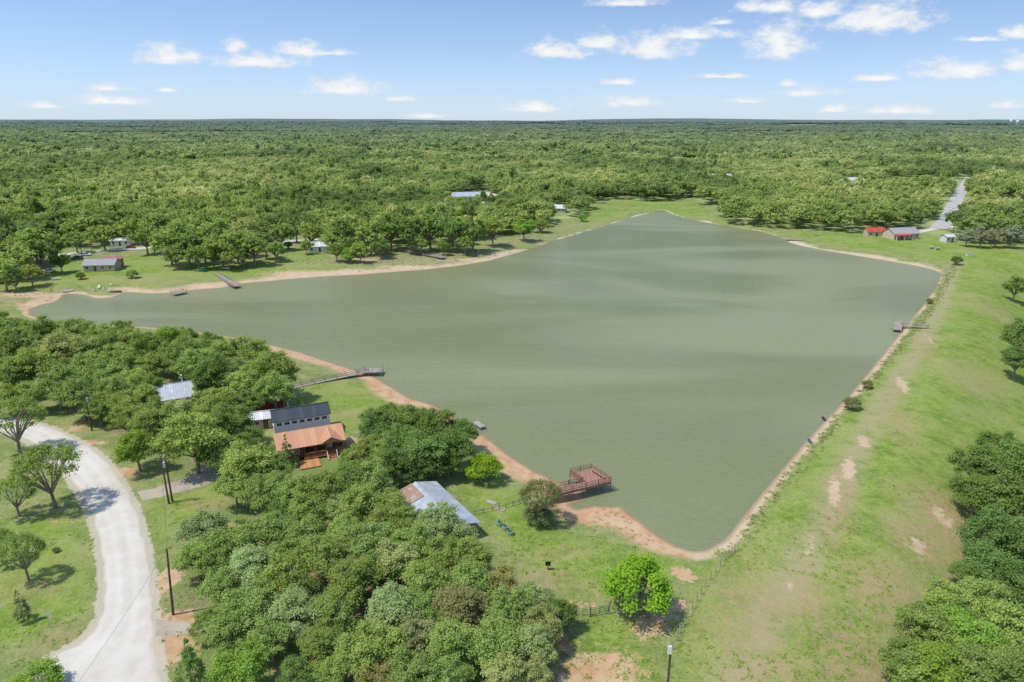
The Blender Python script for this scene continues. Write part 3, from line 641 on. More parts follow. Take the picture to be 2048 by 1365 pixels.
def gable(name,label,loc,rot,L,W,wh,rh,wall,roof,wins=(),doors=(),over=.4,base=.25,cat='house',group=None):
    root=thing(name,label,cat,loc,R(rot),group)
    w=MB(); z0=-.6
    o=[(-W/2,z0),(W/2,z0),(W/2,wh),(0,wh+rh-.02),(-W/2,wh)]
    w.add([(-L/2,y,z) for y,z in o]+[(L/2,y,z) for y,z in o],[(4,3,2,1,0),(5,6,7,8,9)]+[(i,(i+1)%5,5+(i+1)%5,5+i) for i in range(5) if i not in(2,3)])
    w.build('wall',M[wall],root)
    k=rh/(W/2); e=W/2+over; ze=wh-over*k; t=.1
    rf=MB()
    for s in(-1,1):
        a=(-L/2-over,s*e,ze+t);b=(L/2+over,s*e,ze+t);c=(L/2+over,0.0,wh+rh+t);d=(-L/2-over,0.0,wh+rh+t)
        if s<0: rf.slab(a,b,c,d,.09)
        else: rf.slab(b,a,d,c,.09)
    ro=rf.build('roof',M[roof],root)
    rc=MB(); rc.bar((-L/2-over,0,wh+rh+t+.03),(L/2+over,0,wh+rh+t+.03),.3,.05); rc.build('ridge_cap',M[roof],ro)
    for s,u,z,ww,hh in wins: window(root,side_map(s,L,W),u,z,ww,hh)
    for s,u in doors: door(root,side_map(s,L,W),u)
    return root
g=G(600,880); lh=(g[0]-.5,g[1]+3.2,g[2])
rt=gable('white_house','white house with charcoal metal roof and a row of small high windows',lh,23,10.4,5.2,4.4,1.2,'white','charcoal',
 [('f',u,3.35,.85,.55) for u in(-4.2,-2.8,-1.4,0,1.4,2.8,4.2)]+[('l',0,1.2,1,1.3),('l',0,4.0,.7,.6),('r',-1,1.2,1,1.3)],[('b',1.0)],.3)
mb=MB(); mb.tube((-2,1.4,5),(-2,1.4,6.3),.12); mb.build('chimney_pipe',M['greymetal'],rt)
def cabin():
    g=G(628,905); loc=(g[0]-.4,g[1]-.2,g[2])
    root=thing('cabin','brown cabin with copper metal roof, railed front porch and wooden steps','house',loc,R(23))
    L,W=11.5,3.6; wh=3.1
    w=MB(); w.box(-L/2,L/2,0,W,.5,wh); w.box(-L/2,-1.6,-2.2,-.002,.5,wh-.25); w.build('wall',M['brown'],root)
    b=MB(); b.box(-L/2+.1,L/2-.1,.1,W-.1,-.5,.497); b.build('foundation',M['grey'],root)
    rf=MB()
    rf.slab((-L/2-.4,-2.7,2.75),(L/2+.4,-2.7,2.75),(L/2+.4,1.6,4.2),(-L/2-.4,1.6,4.2),.1)
    rf.slab((L/2+.4,W+.4,3.3),(-L/2-.4,W+.4,3.3),(-L/2-.4,1.603,4.2),(L/2+.4,1.603,4.2),.1)
    ro=rf.build('roof',M['copper'],root)
    cg=MB()
    cg.slab((1.6,-3.1,2.95),(3.4,-3.1,3.95),(3.4,1.4,3.95+.25),(1.6,1.2,3.2+.25),.1)
    cg.slab((3.403,-3.1,3.95),(5.2,-3.1,2.95),(5.2,1.2,3.2+.25),(3.403,1.4,3.95+.25),.1)
    cg.build('dormer_roof',M['copper'],ro)
    gf=MB(); gf.add([(1.8,-3.0,2.9),(5.0,-3.0,2.9),(3.4,-3.0,3.8)],[(0,1,2)]); gf.build('gable_face',M['deckorange'],ro)
    dk=MB(); dk.box(-1.55,L/2+.3,-3.0,-.01,.35,.5); dk.build('porch_deck',M['deckorange'],root)
    for x in(-1.4,.6,2.4,4.2,5.9):
        p=MB(); p.box(x-.08,x+.08,-2.95,-2.79,-.8,.347); p.box(x-.075,x+.075,-2.9,-2.75,.503,2.62); p.build('porch_post',M['brown'],root)
    rl=MB()
    for a,b_ in((-1.4,.6),(.6,2.4),(4.2,5.9)):
        rl.bar((a,-2.82,1.4),(b_,-2.82,1.4),.08,.06); rl.bar((a,-2.82,.7),(b_,-2.82,.7),.06,.05)
        n=int((b_-a)/.22)
        for i in range(1,n): rl.bar((a+(b_-a)*i/n,-2.82,.7),(a+(b_-a)*i/n,-2.82,1.38),.04,.04)
    rl.bar((5.9,-2.82,1.4),(5.9,0,1.4),.06,.06); rl.bar((5.9,-2.82,.7),(5.9,0,.7),.05,.05)
    rl.build('railing',M['deckorange'],root)
    st=MB()
    for i in range(5): st.box(2.5,4.1,-3.3-.32*i,-3.02-.32*i,.3-.2*i,.42-.2*i)
    st.build('stairs',M['deckorange'],root)
    hr=MB()
    for x in(2.45,4.15):
        hr.bar((x,-3.0,1.4),(x,-4.6,.5),.07,.07)
        for i in range(5): hr.bar((x,-3.1-.35*i,.3-.22*i),(x,-3.1-.35*i,1.32-.2*i),.05,.05)
    hr.build('handrail',M['white'],root)
    d2=MB(); d2.box(-2.6,.9,-6.2,-3.05,.1,.22); d2.build('lower_deck',M['deckorange'],root)
    mp=lambda u,z,o:(u,-.003-o,z)
    for u in(.4,2.0,5.0): window(root,mp,u,1.3,.9,1.1)
    door(root,mp,3.4,mat='white',z=.52)
    mp2=lambda u,z,o:(u,-2.203-o,z)
    for u in(-4.6,-2.8): window(root,mp2,u,1.4,.8,.9)
cabin()
gable('garden_shed','small tan shed with white metal roof left of the white house',G(525,852),17,6.2,3.2,2.3,.8,'tan','whiteroof',[('f',-2.2,1.0,.7,.8),('f',-.8,1.0,.7,.8),('f',2.2,1.0,.7,.8)],[('f',.8)],.35,cat='shed')
gable('red_shed','low dark red shed with pale roof behind the tan shed',G(540,812),20,5.5,3.2,2.1,.6,'red','greyroof',[('f',-1.4,1.0,.7,.7)],[('f',.8)],.3,cat='shed')
hs_=G(325,822)
rt=gable('silver_roofed_house','house with broad silver metal roof half hidden by the left wood',(hs_[0],hs_[1]+3.5,hs_[2]),27,13,8.5,2.9,1.7,'offwhite','silver',[('f',u,1.0,1,1.1) for u in(-4.5,-1.5,1.8,4.8)]+[('r',0,1,1.1,1.2)],[('f',.2)],.5)
mb=MB(); mb.tube((3.0,1.2,3.8),(3.0,1.2,5.9),.16,n=8); mb.tube((3.0,1.2,5.9),(3.0,1.2,6.05),.26,.1,8); mb.build('chimney_pipe',M['greymetal'],rt)
mb=MB(); mb.box(-6.4,-3,-6.6,-4.3,2.35,2.45); 
for x in(-6.3,-3.1): mb.box(x-.06,x+.06,-6.55,-6.43,-.2,2.347)
mb.build('porch_cover',M['red'],rt)
p0=PZ(872,963,3.6);p1=PZ(960,1045,3.6); ang=math.degrees(math.atan2(p1[1]-p0[1],p1[0]-p0[0]))
ca,sa=math.cos(R(ang)),math.sin(R(ang))
Wd=7.4; mid=((p0[0]+p1[0])/2,(p0[1]+p1[1])/2); nx,ny=sa,-ca
cxy=(mid[0]+nx*Wd/2,mid[1]+ny*Wd/2)
Lh=math.dist(p0[:2],p1[:2])
rt=gable('tin_roofed_house','low house with blue grey tin roof, rusty on its left side, in the grove',(cxy[0],cxy[1],1.2),ang,Lh-.6,Wd-.6,2.4,.9,'grey','silver',[('b',u,.9,1,1.1) for u in(-4,-1,3)]+[('r',0,.9,1,1.1)],[('b',1.0)],.35)
mb=MB()
mb.slab((-Lh/2-.05,-Wd/2-.05,2.53),( -Lh/2+4.5,-Wd/2-.05,2.53),(-Lh/2+4.5,-.6,3.36),(-Lh/2-.05,-.6,3.36),.03)
mb.build('rusty_roof_sheets',M['rusty'],rt,label='rust streaked roof sheets')
def far_house(px,py,label,rot,L,W,wh,rh,wall,roof,cat='house',name='house'):
    nw=max(2,int(L/3)); wins=[('f',-L/2+L*(i+.5)/nw,1.0,1.0,1.1) for i in range(nw) if i!=1]
    return gable(name,label,G(px,py),rot,L,W,wh,rh,wall,roof,wins,[('f',-L/2+L*1.5/nw)],.5,cat=cat)
rt=far_house(206,540,'beige cabin with grey roof and dull red back roof on the far left shore',6,12,6.5,2.8,1.9,'tan','greyroof')
mb=MB(); mb.slab((-3,3.6,3.7),(6,3.6,3.7),(6,7.5,4.3),(-3,7.5,4.3),.1); mb.box(-2.8,5.5,3.4,7.2,-.3,3.45); mb.build('red_annex_roof',M['dullred'],rt)
far_house(244,491,'white mobile home with pale roof beside the far lane',6,9,4,2.8,.6,'white','whiteroof')
far_house(640,502,'white cottage among trees at the end of the far lane',15,11,7,2.8,1.6,'white','whiteroof')
far_house(357,374,'pale house roof glimpsed in the woods at upper left',10,18,10,3.6,2,'offwhite','whiteroof')
far_house(492,404,'white house glimpsed in the woods left of centre',75,16,10,4,2,'white','whiteroof')
far_house(932,402,'long house with blue grey metal roof beside the lane bend',12,22,11,4.0,2.6,'offwhite','silver')
far_house(1110,424,'tan house with pale roof above the head of the lake',-12,15,9,3,1.8,'tan','whiteroof')
far_house(1748,472,'low house with bright red roof at left of the far right pair',-8,9,7,2.8,1.6,'tan','redroof')
rt=far_house(1800,476,'grey roofed brick house with red porch roof on the far right shore',12,15,9,3,2.4,'tan','greyroof')
mb=MB(); mb.slab((-9,-8,2.6),(1,-8,2.6),(1,-5.1,3.0),(-9,-5.1,3.0),.1); mb.build('porch_roof',M['redroof'],rt)
for x in(-8.8,-4,.8):
    m=MB(); m.box(x-.1,x+.1,-7.9,-7.7,-.3,2.55); m.build('porch_post',M['white'],rt)
far_house(1893,484,'small square white shed near the start of the straight road',10,4.5,4.5,3,1,'offwhite','whiteroof','shed','shed')
far_house(1118,402,'small white outbuilding behind the tan house',-5,9,6,2.6,1,'white','whiteroof','shed','shed')
far_house(200,366,'white roofed house deep in the upper left woods',20,18,10,4,1.8,'white','whiteroof')
far_house(1432,362,'long white shed roof in the distant woods right of centre',0,28,12,5,2,'white','whiteroof','shed','shed')
far_house(1702,370,'white house in the distant woods left of the straight road',20,22,12,5,2,'white','whiteroof')
far_house(2035,364,'pale house in the woods at the far right edge',0,24,12,5,2,'white','whiteroof')
far_house(560,377,'pale roofed house between the two upper left houses and the lane bend',-15,16,10,4,2,'offwhite','whiteroof')
far_house(1840,396,'pale shed roof in woods just left of the straight road',10,16,10,4,2,'offwhite','silver','shed','shed')
far_house(90,460,'small white house behind trees at the far left edge',10,11,7,3,1.8,'white','whiteroof')
def tower(px,py,label):
    g=G(px,py); r=thing('water_tower',label,'water tower',g); 
    for i in range(4):
        a=i*math.pi/2+.4; p=MB(); p.tube((9*math.cos(a),9*math.sin(a),-5),(6*math.cos(a),6*math.sin(a),30),.9,.9); p.build('leg',M['white'],r)
    t=MB(); prof=[(.5,28),(7,30),(10,34),(10,42),(7,46),(.5,48)]
    for (r0,z0),(r1,z1) in zip(prof,prof[1:]): t.tube((0,0,z0),(0,0,z1),r0,r1,16)
    t.build('tank',M['white'],r)
tower(2020,253,'white water tower on the horizon, left one of two'); tower(2033,253,'white water tower on the horizon, right one of two')

# ------------------------------------------------------------------ docks
def dock(label,pts,w,z,mat='deckgrey',rail=False,pile_every=2.5,name='dock',pilemat='grey',plat=None,group=None):
    o0=pts[0]; root=thing(name,label,'dock',(o0[0],o0[1],z),0,group)
    rel=[(p[0]-o0[0],p[1]-o0[1]) for p in pts]
    dk=MB();rl=MB();piles=[]
    for (ax,ay),(bx,by) in zip(rel,rel[1:]):
        dk.bar((ax,ay,0),(bx,by,0),w,.14); L=math.hypot(bx-ax,by-ay); n=max(1,int(L/pile_every)); ux,uy=(bx-ax)/L,(by-ay)/L; qx,qy=-uy*w/2,ux*w/2
        for i in range(n+1):
            for s in(-1,1): piles.append((ax+ux*L*i/n+qx*s*.9,ay+uy*L*i/n+qy*s*.9))
        if rail:
            for s in(-1,1):
                rl.bar((ax+qx*s,ay+qy*s,1.0),(bx+qx*s,by+qy*s,1.0),.12,.05)
                rl.bar((ax+qx*s,ay+qy*s,.55),(bx+qx*s,by+qy*s,.55),.05,.08)
    dk.build('deck',M[mat],root)
    if plat:
        p=MB(); p.prism([(x-o0[0],y-o0[1]) for x,y in plat],-.06,.085); p.build('platform',M[mat],root)
        for x,y in plat: piles.append((x-o0[0],y-o0[1]))
    for x,y in piles:
        gz=float(H(x+o0[0],y+o0[1]))
        m=MB(); m.tube((x,y,gz-.5-z),(x,y,.95 if rail else .12),.08,.08,6); m.build('post',M[pilemat],root)
    if rail: rl.build('railing',M[mat],root)
    return root
def brown_dock():
    s=(5.6,97.8); z=1.9
    root=thing('fishing_dock','red brown wooden dock with railed walkway and L shaped platform','dock',(s[0],s[1],z))
    a=R(24);v=(math.cos(a),math.sin(a)); bb=R(122); b=(math.cos(bb),math.sin(bb))
    q=lambda i,j:(v[0]*i+b[0]*j,v[1]*i+b[1]*j)
    LW=12.2; PW=4.2; PD=5.4
    d=MB(); d.prism([q(0,0),q(LW-PW,0),q(LW-PW,1.8),q(0,1.8)],-.1,.05); d.build('walkway',M['deckred'],root)
    d=MB(); d.prism([q(LW-PW+.03,0),q(LW,0),q(LW,PD),q(LW-PW+.03,PD)],-.1,.055); d.build('platform',M['deckred'],root)
    f=MB()
    for e0,e1 in((q(0,.1),q(LW,.1)),(q(LW-.1,0),q(LW-.1,PD)),(q(LW-PW+.2,PD-.1),q(LW,PD-.1)),(q(LW-PW+.1,1.8),q(LW-PW+.1,PD)),(q(0,1.7),q(LW-PW,1.7))):
        f.bar((*e0,-.28),(*e1,-.28),.1,.3)
    f.build('joists',M['deckred'],root)
    path=[q(0,0),q(LW,0),q(LW,PD),q(LW-PW,PD),q(LW-PW,1.8),q(0,1.8)]
    for p0_,p1_ in zip(path,path[1:]):
        r=MB(); L=math.dist(p0_,p1_)
        r.bar((*p0_,1.02),(*p1_,1.02),.16,.05); r.bar((*p0_,.3),(*p1_,.3),.06,.08)
        n=int(L/.3)
        for i in range(n+1):
            x=p0_[0]+(p1_[0]-p0_[0])*i/n;y=p0_[1]+(p1_[1]-p0_[1])*i/n; r.bar((x,y,.3),(x,y,1.0),.07,.05)
        r.build('railing',M['deckred'],root)
        m=max(1,round(L/2.4))
        for i in range(m):
            x=p0_[0]+(p1_[0]-p0_[0])*i/m;y=p0_[1]+(p1_[1]-p0_[1])*i/m; gz=float(H(x+s[0],y+s[1]))-.5-z
            t=MB(); t.tube((x,y,gz),(x,y,1.07),.08,.08,6); t.build('post',M['deckred'],root)
    bn=MB(); c=q(LW-.6,1); e=q(LW-.6,4.4); bn.bar((*c,.5),(*e,.5),.4,.06); bn.bar((*q(LW-.5,1.2),.06),(*q(LW-.5,1.2),.48),.08,.3); bn.bar((*q(LW-.5,4.2),.06),(*q(LW-.5,4.2),.48),.08,.3); bn.build('bench',M['deckred'],root)
brown_dock()
a0=PZ(580,775,1.3);a1=PZ(735,744,1.0)
dock('long weathered boardwalk ending in a small landing, left of the cabin lawn',[a0[:2],a1[:2]],1.5,1.1,rail=True,name='boardwalk',plat=[PZ(715,748,1)[:2],PZ(762,746,1)[:2],PZ(766,738,1)[:2],PZ(728,738,1)[:2]])
b0=PZ(1856,655,1.0);b1=PZ(1803,652,.7)
dock('grey dock with a railed ramp on the dam side of the lake',[b0[:2],b1[:2]],1.3,.8,rail=True,name='dock',mat='deckgrey',plat=[PZ(1785,660,.7)[:2],PZ(1803,662,.7)[:2],PZ(1807,646,.7)[:2],PZ(1789,644,.7)[:2]])
c0=PZ(432,547,1.3);c1=PZ(474,574,.8)
dock('straight grey pier running down to the water on the far left shore',[c0[:2],c1[:2]],2.6,1.0,rail=True,name='pier')
e0=PZ(345,588,.8);e1=PZ(370,583,.8)
dock('little square landing at the waterline left of the straight grey pier',[e0[:2],e1[:2]],2.6,.8,rail=True,name='landing')
f0=PZ(805,502,1.5);f1=PZ(888,517,1.5)
dock('old grey pier left dry above the mud flat on the far shore',[f0[:2],f1[:2]],3.0,1.8,rail=True,name='pier')
h0=PZ(1572,478,1);h1=PZ(1606,480,1)
dock('small pale dock at the point of the far right shore',[h0[:2],h1[:2]],3,.9,rail=False,name='dock')
k0=PZ(950,842,.8);k1=PZ(966,853,.8)
dock('short broken concrete landing on the near shore above the bright green tree',[k0[:2],k1[:2]],1.3,.6,mat='grey',name='landing')

# ------------------------------------------------------------------ poles and lines
TOPS={}
def pole(key,px,py,h,label,lean=0,arm=True,box=False,rz=0):
    g=G(px,py) ; r=thing('utility_pole',label,'utility pole',g,R(rz))
    p=MB(); p.tube((0,0,-.4),(lean,0,h),.17,.11,8); p.build('pole',M['polewood'],r)
    if arm:
        a=MB(); a.bar((lean-1.1,0,h-.5),(lean+1.1,0,h-.5),.1,.12); a.build('crossarm',M['polewood'],r)
        for x in(-1,0,1):
            i=MB(); i.tube((lean+x,0,h-.43 if x else h),(lean+x,0,h-.2 if x else h+.25),.06,.035,6); i.build('insulator',M['offwhite'],r)
    if box:
        t=MB(); t.tube((lean+.35,0,h-2.0),(lean+.35,0,h-1.1),.24,.24,10); t.tube((lean+.35,0,h-1.1),(lean+.35,0,h-1.02),.24,.08,10); t.build('transformer',M['greymetal'],r)
    TOPS[key]=(g[0]+lean*math.cos(R(rz)),g[1]+lean*math.sin(R(rz)),g[2]+h)
pole('a',338,1008,8.6,'dark pole with transformer where the driveway meets the gravel road',arm=True,box=True)
pole('a2',345,1004,8.0,'slimmer dark pole standing just behind the transformer pole',arm=False)
pole('b',346,1230,9.6,'tall dark pole beside the road in the foreground',lean=.7,arm=False,box=False)
pole('c',184,862,8.2,'dark pole by the bend of the road under the left wood',arm=True,box=True)
pole('d',163,505,9,'pole behind the beige cabin on the far left shore',arm=True)
pole('e',1940,402,11,'pole beside the straight road at upper right',arm=True)
pole('e2',1905,470,10,'pole near the white shed at the foot of the straight road',arm=True)
def wire(a,b,sag,label,r=.014):
    a=np.array(a);b=np.array(b); mb=MB(); P=[a+(b-a)*t+np.array((0,0,-sag*4*t*(1-t))) for t in np.linspace(0,1,15)]
    for p,q in zip(P,P[1:]): mb.tube(p,q,r,r,4)
    tag(mb.build('power_line',M['dark']),label,'power line')
wire(TOPS['a'],TOPS['b'],.7,'thin cable from the transformer pole to the tall foreground pole')
wire(TOPS['a'],TOPS['c'],.9,'thin cable from the transformer pole to the pole at the bend')
bt=TOPS['b']; wire(bt,(bt[0]+2,bt[1]-40,bt[2]),1.0,'cable running from the tall foreground pole out of the bottom edge')
g=G(1333,1395); r=thing('lamp_pole','dark wooden pole with a white box on top beside the dam fence','pole',g)
mb=MB(); mb.tube((0,0,-.4),(0,0,6.6),.15,.12,8); mb.build('pole',M['polewood'],r)
mb=MB(); mb.box(-.35,.05,-.28,-.13,5.9,6.9); mb.build('sign_box',M['white'],r); mb=MB(); mb.tube((-.1,0,6.6),(-.1,0,7.3),.05,.03); mb.build('finial',M['greymetal'],r)
g=G(100,1256); r=thing('road_sign','small white roadside sign on a thin post, left of the road','sign',g,R(20))
mb=MB(); mb.tube((0,0,-.2),(0,0,2.3),.04,.04); mb.build('post',M['greymetal'],r); mb=MB(); mb.box(-.35,.35,-.05,-.042,1.9,2.25); mb.build('sign_plate',M['white'],r)

# ------------------------------------------------------------------ fences, gate
def fence(label,pxs,n,h,mat,wires=2,name='wire_fence',pr=.06,thick=.012):
    P=[G(a,b) for a,b in pxs]; o=P[0]; root=thing(name,label,'fence',o)
    segs=[(P[i],P[i+1]) for i in range(len(P)-1)]; Q=[]
    for a,b in segs:
        for i in range(n):
            t=i/n; x=a[0]+(b[0]-a[0])*t;y=a[1]+(b[1]-a[1])*t; Q.append((x-o[0],y-o[1],float(H(x,y))-o[2]))
    e=segs[-1][1]; Q.append((e[0]-o[0],e[1]-o[1],e[2]-o[2]))
    for q in Q:
        m=MB(); m.tube((q[0],q[1],q[2]-.3),(q[0],q[1],q[2]+h+random.uniform(-.1,.1)),pr,pr*.8,6); m.build('post',M[mat],root)
    for k in range(wires):
        w=MB()
        for a,b in zip(Q,Q[1:]): w.tube((a[0],a[1],a[2]+h*(.9-.4*k)),(b[0],b[1],b[2]+h*(.9-.4*k)),thick,thick,4)
        w.build('rail',M[mat],root)
fence('wire fence on rough posts climbing beside the sandy path to the dam',[(1345,1300),(1375,1235),(1410,1175),(1450,1120),(1475,1100)],4,1.4,'grey',2)
fence('low wooden rail fence between tin roofed house and the brown dock',[(948,1030),(985,1022),(1012,1016),(1040,1008)],2,1.0,'deckgrey',2,'rail_fence',.07,.05)
fence('wire fence from the green gate to the foreground grove',[(1120,1235),(1150,1232),(1180,1232)],2,1.2,'grey',2)
g0=G(1181,1234);g1_=G(1217,1228); r=thing('gate','green tubular farm gate at the lawn edge','gate',g0,math.atan2(g1_[1]-g0[1],g1_[0]-g0[0]))
Lg=math.dist(g0[:2],g1_[:2]); mb=MB()
for z in(.3,.55,.8,1.05,1.3): mb.tube((0,0,z),(Lg,0,z),.035)
for x in(0,Lg/2,Lg): mb.tube((x,0,.25),(x,0,1.35),.04)
mb.build('gate_panel',M['green'],r)
for x in(-.12,Lg+.12):
    m=MB(); m.tube((x,0,-.3),(x,0,1.7),.08); m.build('gate_post',M['grey'],r)

# ------------------------------------------------------------------ small things
def tub(px,py,label):
    g=G(px,py); r=thing('stock_tank',label,'planter',g,0,'galvanized tubs')
    mb=MB(); mb.tube((0,0,0),(0,0,.6),.42,.47,14); mb.tube((0,0,.55),(0,0,.62),.5,.5,14); mb.build('tank',M['greymetal'],r)
    m=MB(); m.tube((0,0,.62),(0,0,.66),.4,.3,10)
    for i in range(14):
        a=random.uniform(0,6.28);q=random.uniform(.05,.3); m.tube((q*math.cos(a),q*math.sin(a),.62),(1.5*q*math.cos(a),1.5*q*math.sin(a),random.uniform(.85,1.1)),.05,.01,4)
    m.build('plants',M['green'],r)
tub(998,1052,'leftmost of the round galvanized tubs on the lawn'); tub(1010,1060,'middle of the round galvanized tubs on the lawn'); tub(1020,1070,'lowest right of the round galvanized tubs on the lawn')
g=G(1096,1140); r=thing('barbecue_grill','black park grill on a post in the middle of the lawn','grill',g)
mb=MB(); mb.tube((0,0,-.1),(0,0,.8),.06); mb.build('post',M['black'],r)
mb=MB(); mb.box(-.35,.35,-.25,.25,.8,.85); mb.box(-.35,.35,.2,.25,.85,1.15); mb.box(-.35,-.3,-.25,.2,.85,1.15); mb.box(.3,.35,-.25,.2,.85,1.15); mb.build('firebox',M['black'],r)
def bench(px,py,label,rz,mat='deckgrey',L=1.8):
    g=G(px,py); r=thing('picnic_table',label,'picnic table',g,R(rz))
    mb=MB(); mb.box(-L/2,L/2,-.38,.38,.72,.77); mb.build('tabletop',M[mat],r)
    for s in(-1,1):
        m=MB(); m.box(-L/2,L/2,s*.75-.13,s*.75+.13,.42,.46); m.build('seat',M[mat],r)
        m=MB(); x=s*L*.36; m.bar((x,-.7,0),(x,-.2,.72),.07,.07); m.bar((x,.7,0),(x,.2,.72),.07,.07); m.bar((x,-.8,.4),(x,.8,.4),.05,.08); m.build('leg',M[mat],r)
bench(405,543,'teal picnic table near the straight grey pier',10,'teal',3.0)
bench(112,560,'weathered picnic table in the far left yard',30,'offwhite',3.0)
bench(668,1357,'weathered picnic table at the bottom edge under the grove',15,'deckgrey',2.2)
bench(1632,472,'picnic table by the far right shore treeline',10,'deckgrey',3)
def slab_path(px,py,label,rz):
    g=G(px,py); mb=MB(); mb.prism([(-.9,-.4),(.9,-.45),(.95,.4),(-.85,.45)],-.1,.07)
    o=mb.build('paving_slab',M['drive']); o.location=g; o.rotation_euler=(0,0,R(rz)); tag(o,label,'paving slab')
slab_path(983,1005,'pale concrete slab on the lawn above the rail fence',-30); slab_path(1000,1018,'second pale concrete slab just below the first',-30)
def chair(px,py,label,mat,rz,s=1.0,group=None):
    g=G(px,py); r=thing('lawn_chair',label,'chair',g,R(rz),group); r.scale=(s,s,s)
    m=MB(); m.box(-.3,.3,-.3,.3,.38,.43); m.build('seat',M[mat],r)
    m=MB(); m.slab((-.3,.3,.42),(.3,.3,.42),(.3,.55,1.1),(-.3,.55,1.1),.05); m.build('backrest',M[mat],r)
    for x in(-.27,.27):
        m=MB(); m.box(x-.03,x+.03,-.3,-.24,0,.377); m.build('leg',M[mat],r)
        m=MB(); m.box(x-.03,x+.03,.24,.3,0,.377); m.build('leg',M[mat],r)
        m=MB(); m.box(x-.05,x+.05,-.3,.35,.62,.66); m.build('armrest',M[mat],r)
chair(1620,887,'blue folding chair on the dam waterline','blue',120)
chair(1648,842,'dark chair further up the dam waterline','cardark',120)
for x,y in((188,583),(197,578),(208,580),(215,585),(222,572)): chair(x,y,'one of the white lawn chairs set out on the far left shore grass','white',random.uniform(0,360),1.2,'white lawn chairs on the far left shore')
def boat(px,py,label,mat,rz,L=3.6,W=1.3,name='rowing_boat'):
    g=G(px,py); r=thing(name,label,'boat',g,R(rz)); m=MB(); n=9; o=[]
    for i in range(n):
        t=i/(n-1); w=W/2*(math.sin(math.pi*(.12+.88*t))**.5 if t<1 else 0)*(1 if t<.97 else .1); x=-L/2+L*t
        o.append((x,w))
    V=[];Fc=[]
    for x,w in o: V+=[(x,-w,.55),(x,-w*.6,.05),(x,w*.6,.05),(x,w,.55),(x,w*.85,.5),(x,w*.5,.15),(x,-w*.5,.15),(x,-w*.85,.5)]
    for i in range(n-1):
        for k in range(8): Fc.append((i*8+k,i*8+(k+1)%8,(i+1)*8+(k+1)%8,(i+1)*8+k))
    Fc+= [tuple(range(8))[::-1],tuple(range((n-1)*8,n*8))]
    m.add(V,Fc); m.build('hull',M[mat],r)
    for x in(-.8,.4):
        s=MB(); s.box(x-.13,x+.13,-W*.4,W*.4,.4,.44); s.build('seat',M['grey'],r)
boat(137,584,'pale boat pulled up on the red bank at far left','offwhite',30,4,1.5)
boat(232,585,'green boat on the grass near the far left landing','green',10,4,1.4)
boat(452,538,'white boat on the grass above the straight grey pier','white',-20,4.5,1.5)
def car(loc,rz,label,mat,name='car',cat='car'):
    r=thing(name,label,cat,loc,rz)
    prof=[(-2.2,.45),(-2.25,.8),(-1.7,.95),(-1.1,1.0),(.9,1.0),(1.9,.9),(2.25,.7),(2.25,.4)]
    b=MB(); n=len(prof); b.add([(x,-.88,z) for x,z in prof]+[(x,.88,z) for x,z in prof],[tuple(range(n)),tuple(range(n,2*n))[::-1]]+[(i,n+i,n+(i+1)%n,(i+1)%n) for i in range(n)]); b.build('body',M[mat],r)
    c=MB(); c.add([(-1.7,-.8,.97),(1.0,-.8,1.0),(1.0,.8,1.0),(-1.7,.8,.97),(-1.2,-.66,1.42),(.3,-.66,1.45),(.3,.66,1.45),(-1.2,.66,1.42)],[(4,5,6,7),(0,1,5,4),(1,2,6,5),(2,3,7,6),(3,0,4,7)]); c.build('windows',M['glass'],r)
    f=MB(); f.box(-1.15,.25,-.64,.64,1.45,1.48); f.build('roof',M[mat],r)
    for x in(-1.4,1.45):
        for y in(-.9,.9):
            w=MB(); w.tube((x,y-.1,.33),(x,y+.1,.33),.33,.33,12); wo_=w.build('wheel',M['black'],r); h=MB(); h.tube((x,y-.115,.33),(x,y+.115,.33),.18,.18,8); h.build('rim',M['greymetal'],wo_)
    for y in(-.6,.6):
        l=MB(); l.box(2.2,2.27,y-.16,y+.16,.62,.75); l.build('headlight',M['white'],r)
car(G(130,516),.3,'dark car parked left of the beige cabin','cardark'); car(G(155,518),1.2,'dark car nearest the beige cabin','cardark'); car(G(172,512),.1,'white car behind the beige cabin','carwhite'); car(G(262,497),.1,'red car beside the white mobile home','carred')
gg=G(1935,364); car(gg,1.3,'white car at the far end of the straight road','carwhite')
car(G(100,545),.5,'white car under trees at the far left','carwhite')
for px,py,l in((1862,498,'tan round hay bale on the far right grass, left of two'),(1874,500,'tan round hay bale on the far right grass, right of two')):
    g=G(px,py); mb=MB(); mb.tube((-.8,0,.75),(.8,0,.75),.75,.75,16); o=mb.build('hay_bale',M['drive']); o.location=g; tag(o,l,'hay bale')
g=G(1938,512); r=thing('utility_cabinet','small white box on the grass at the far end of the dam','box',g); mb=MB(); mb.box(-1.2,1.2,-.5,.5,.1,.9); mb.build('box',M['white'],r); mb=MB(); mb.box(-1.3,1.3,-.6,.6,.903,1.0); mb.build('lid',M['greymetal'],r)

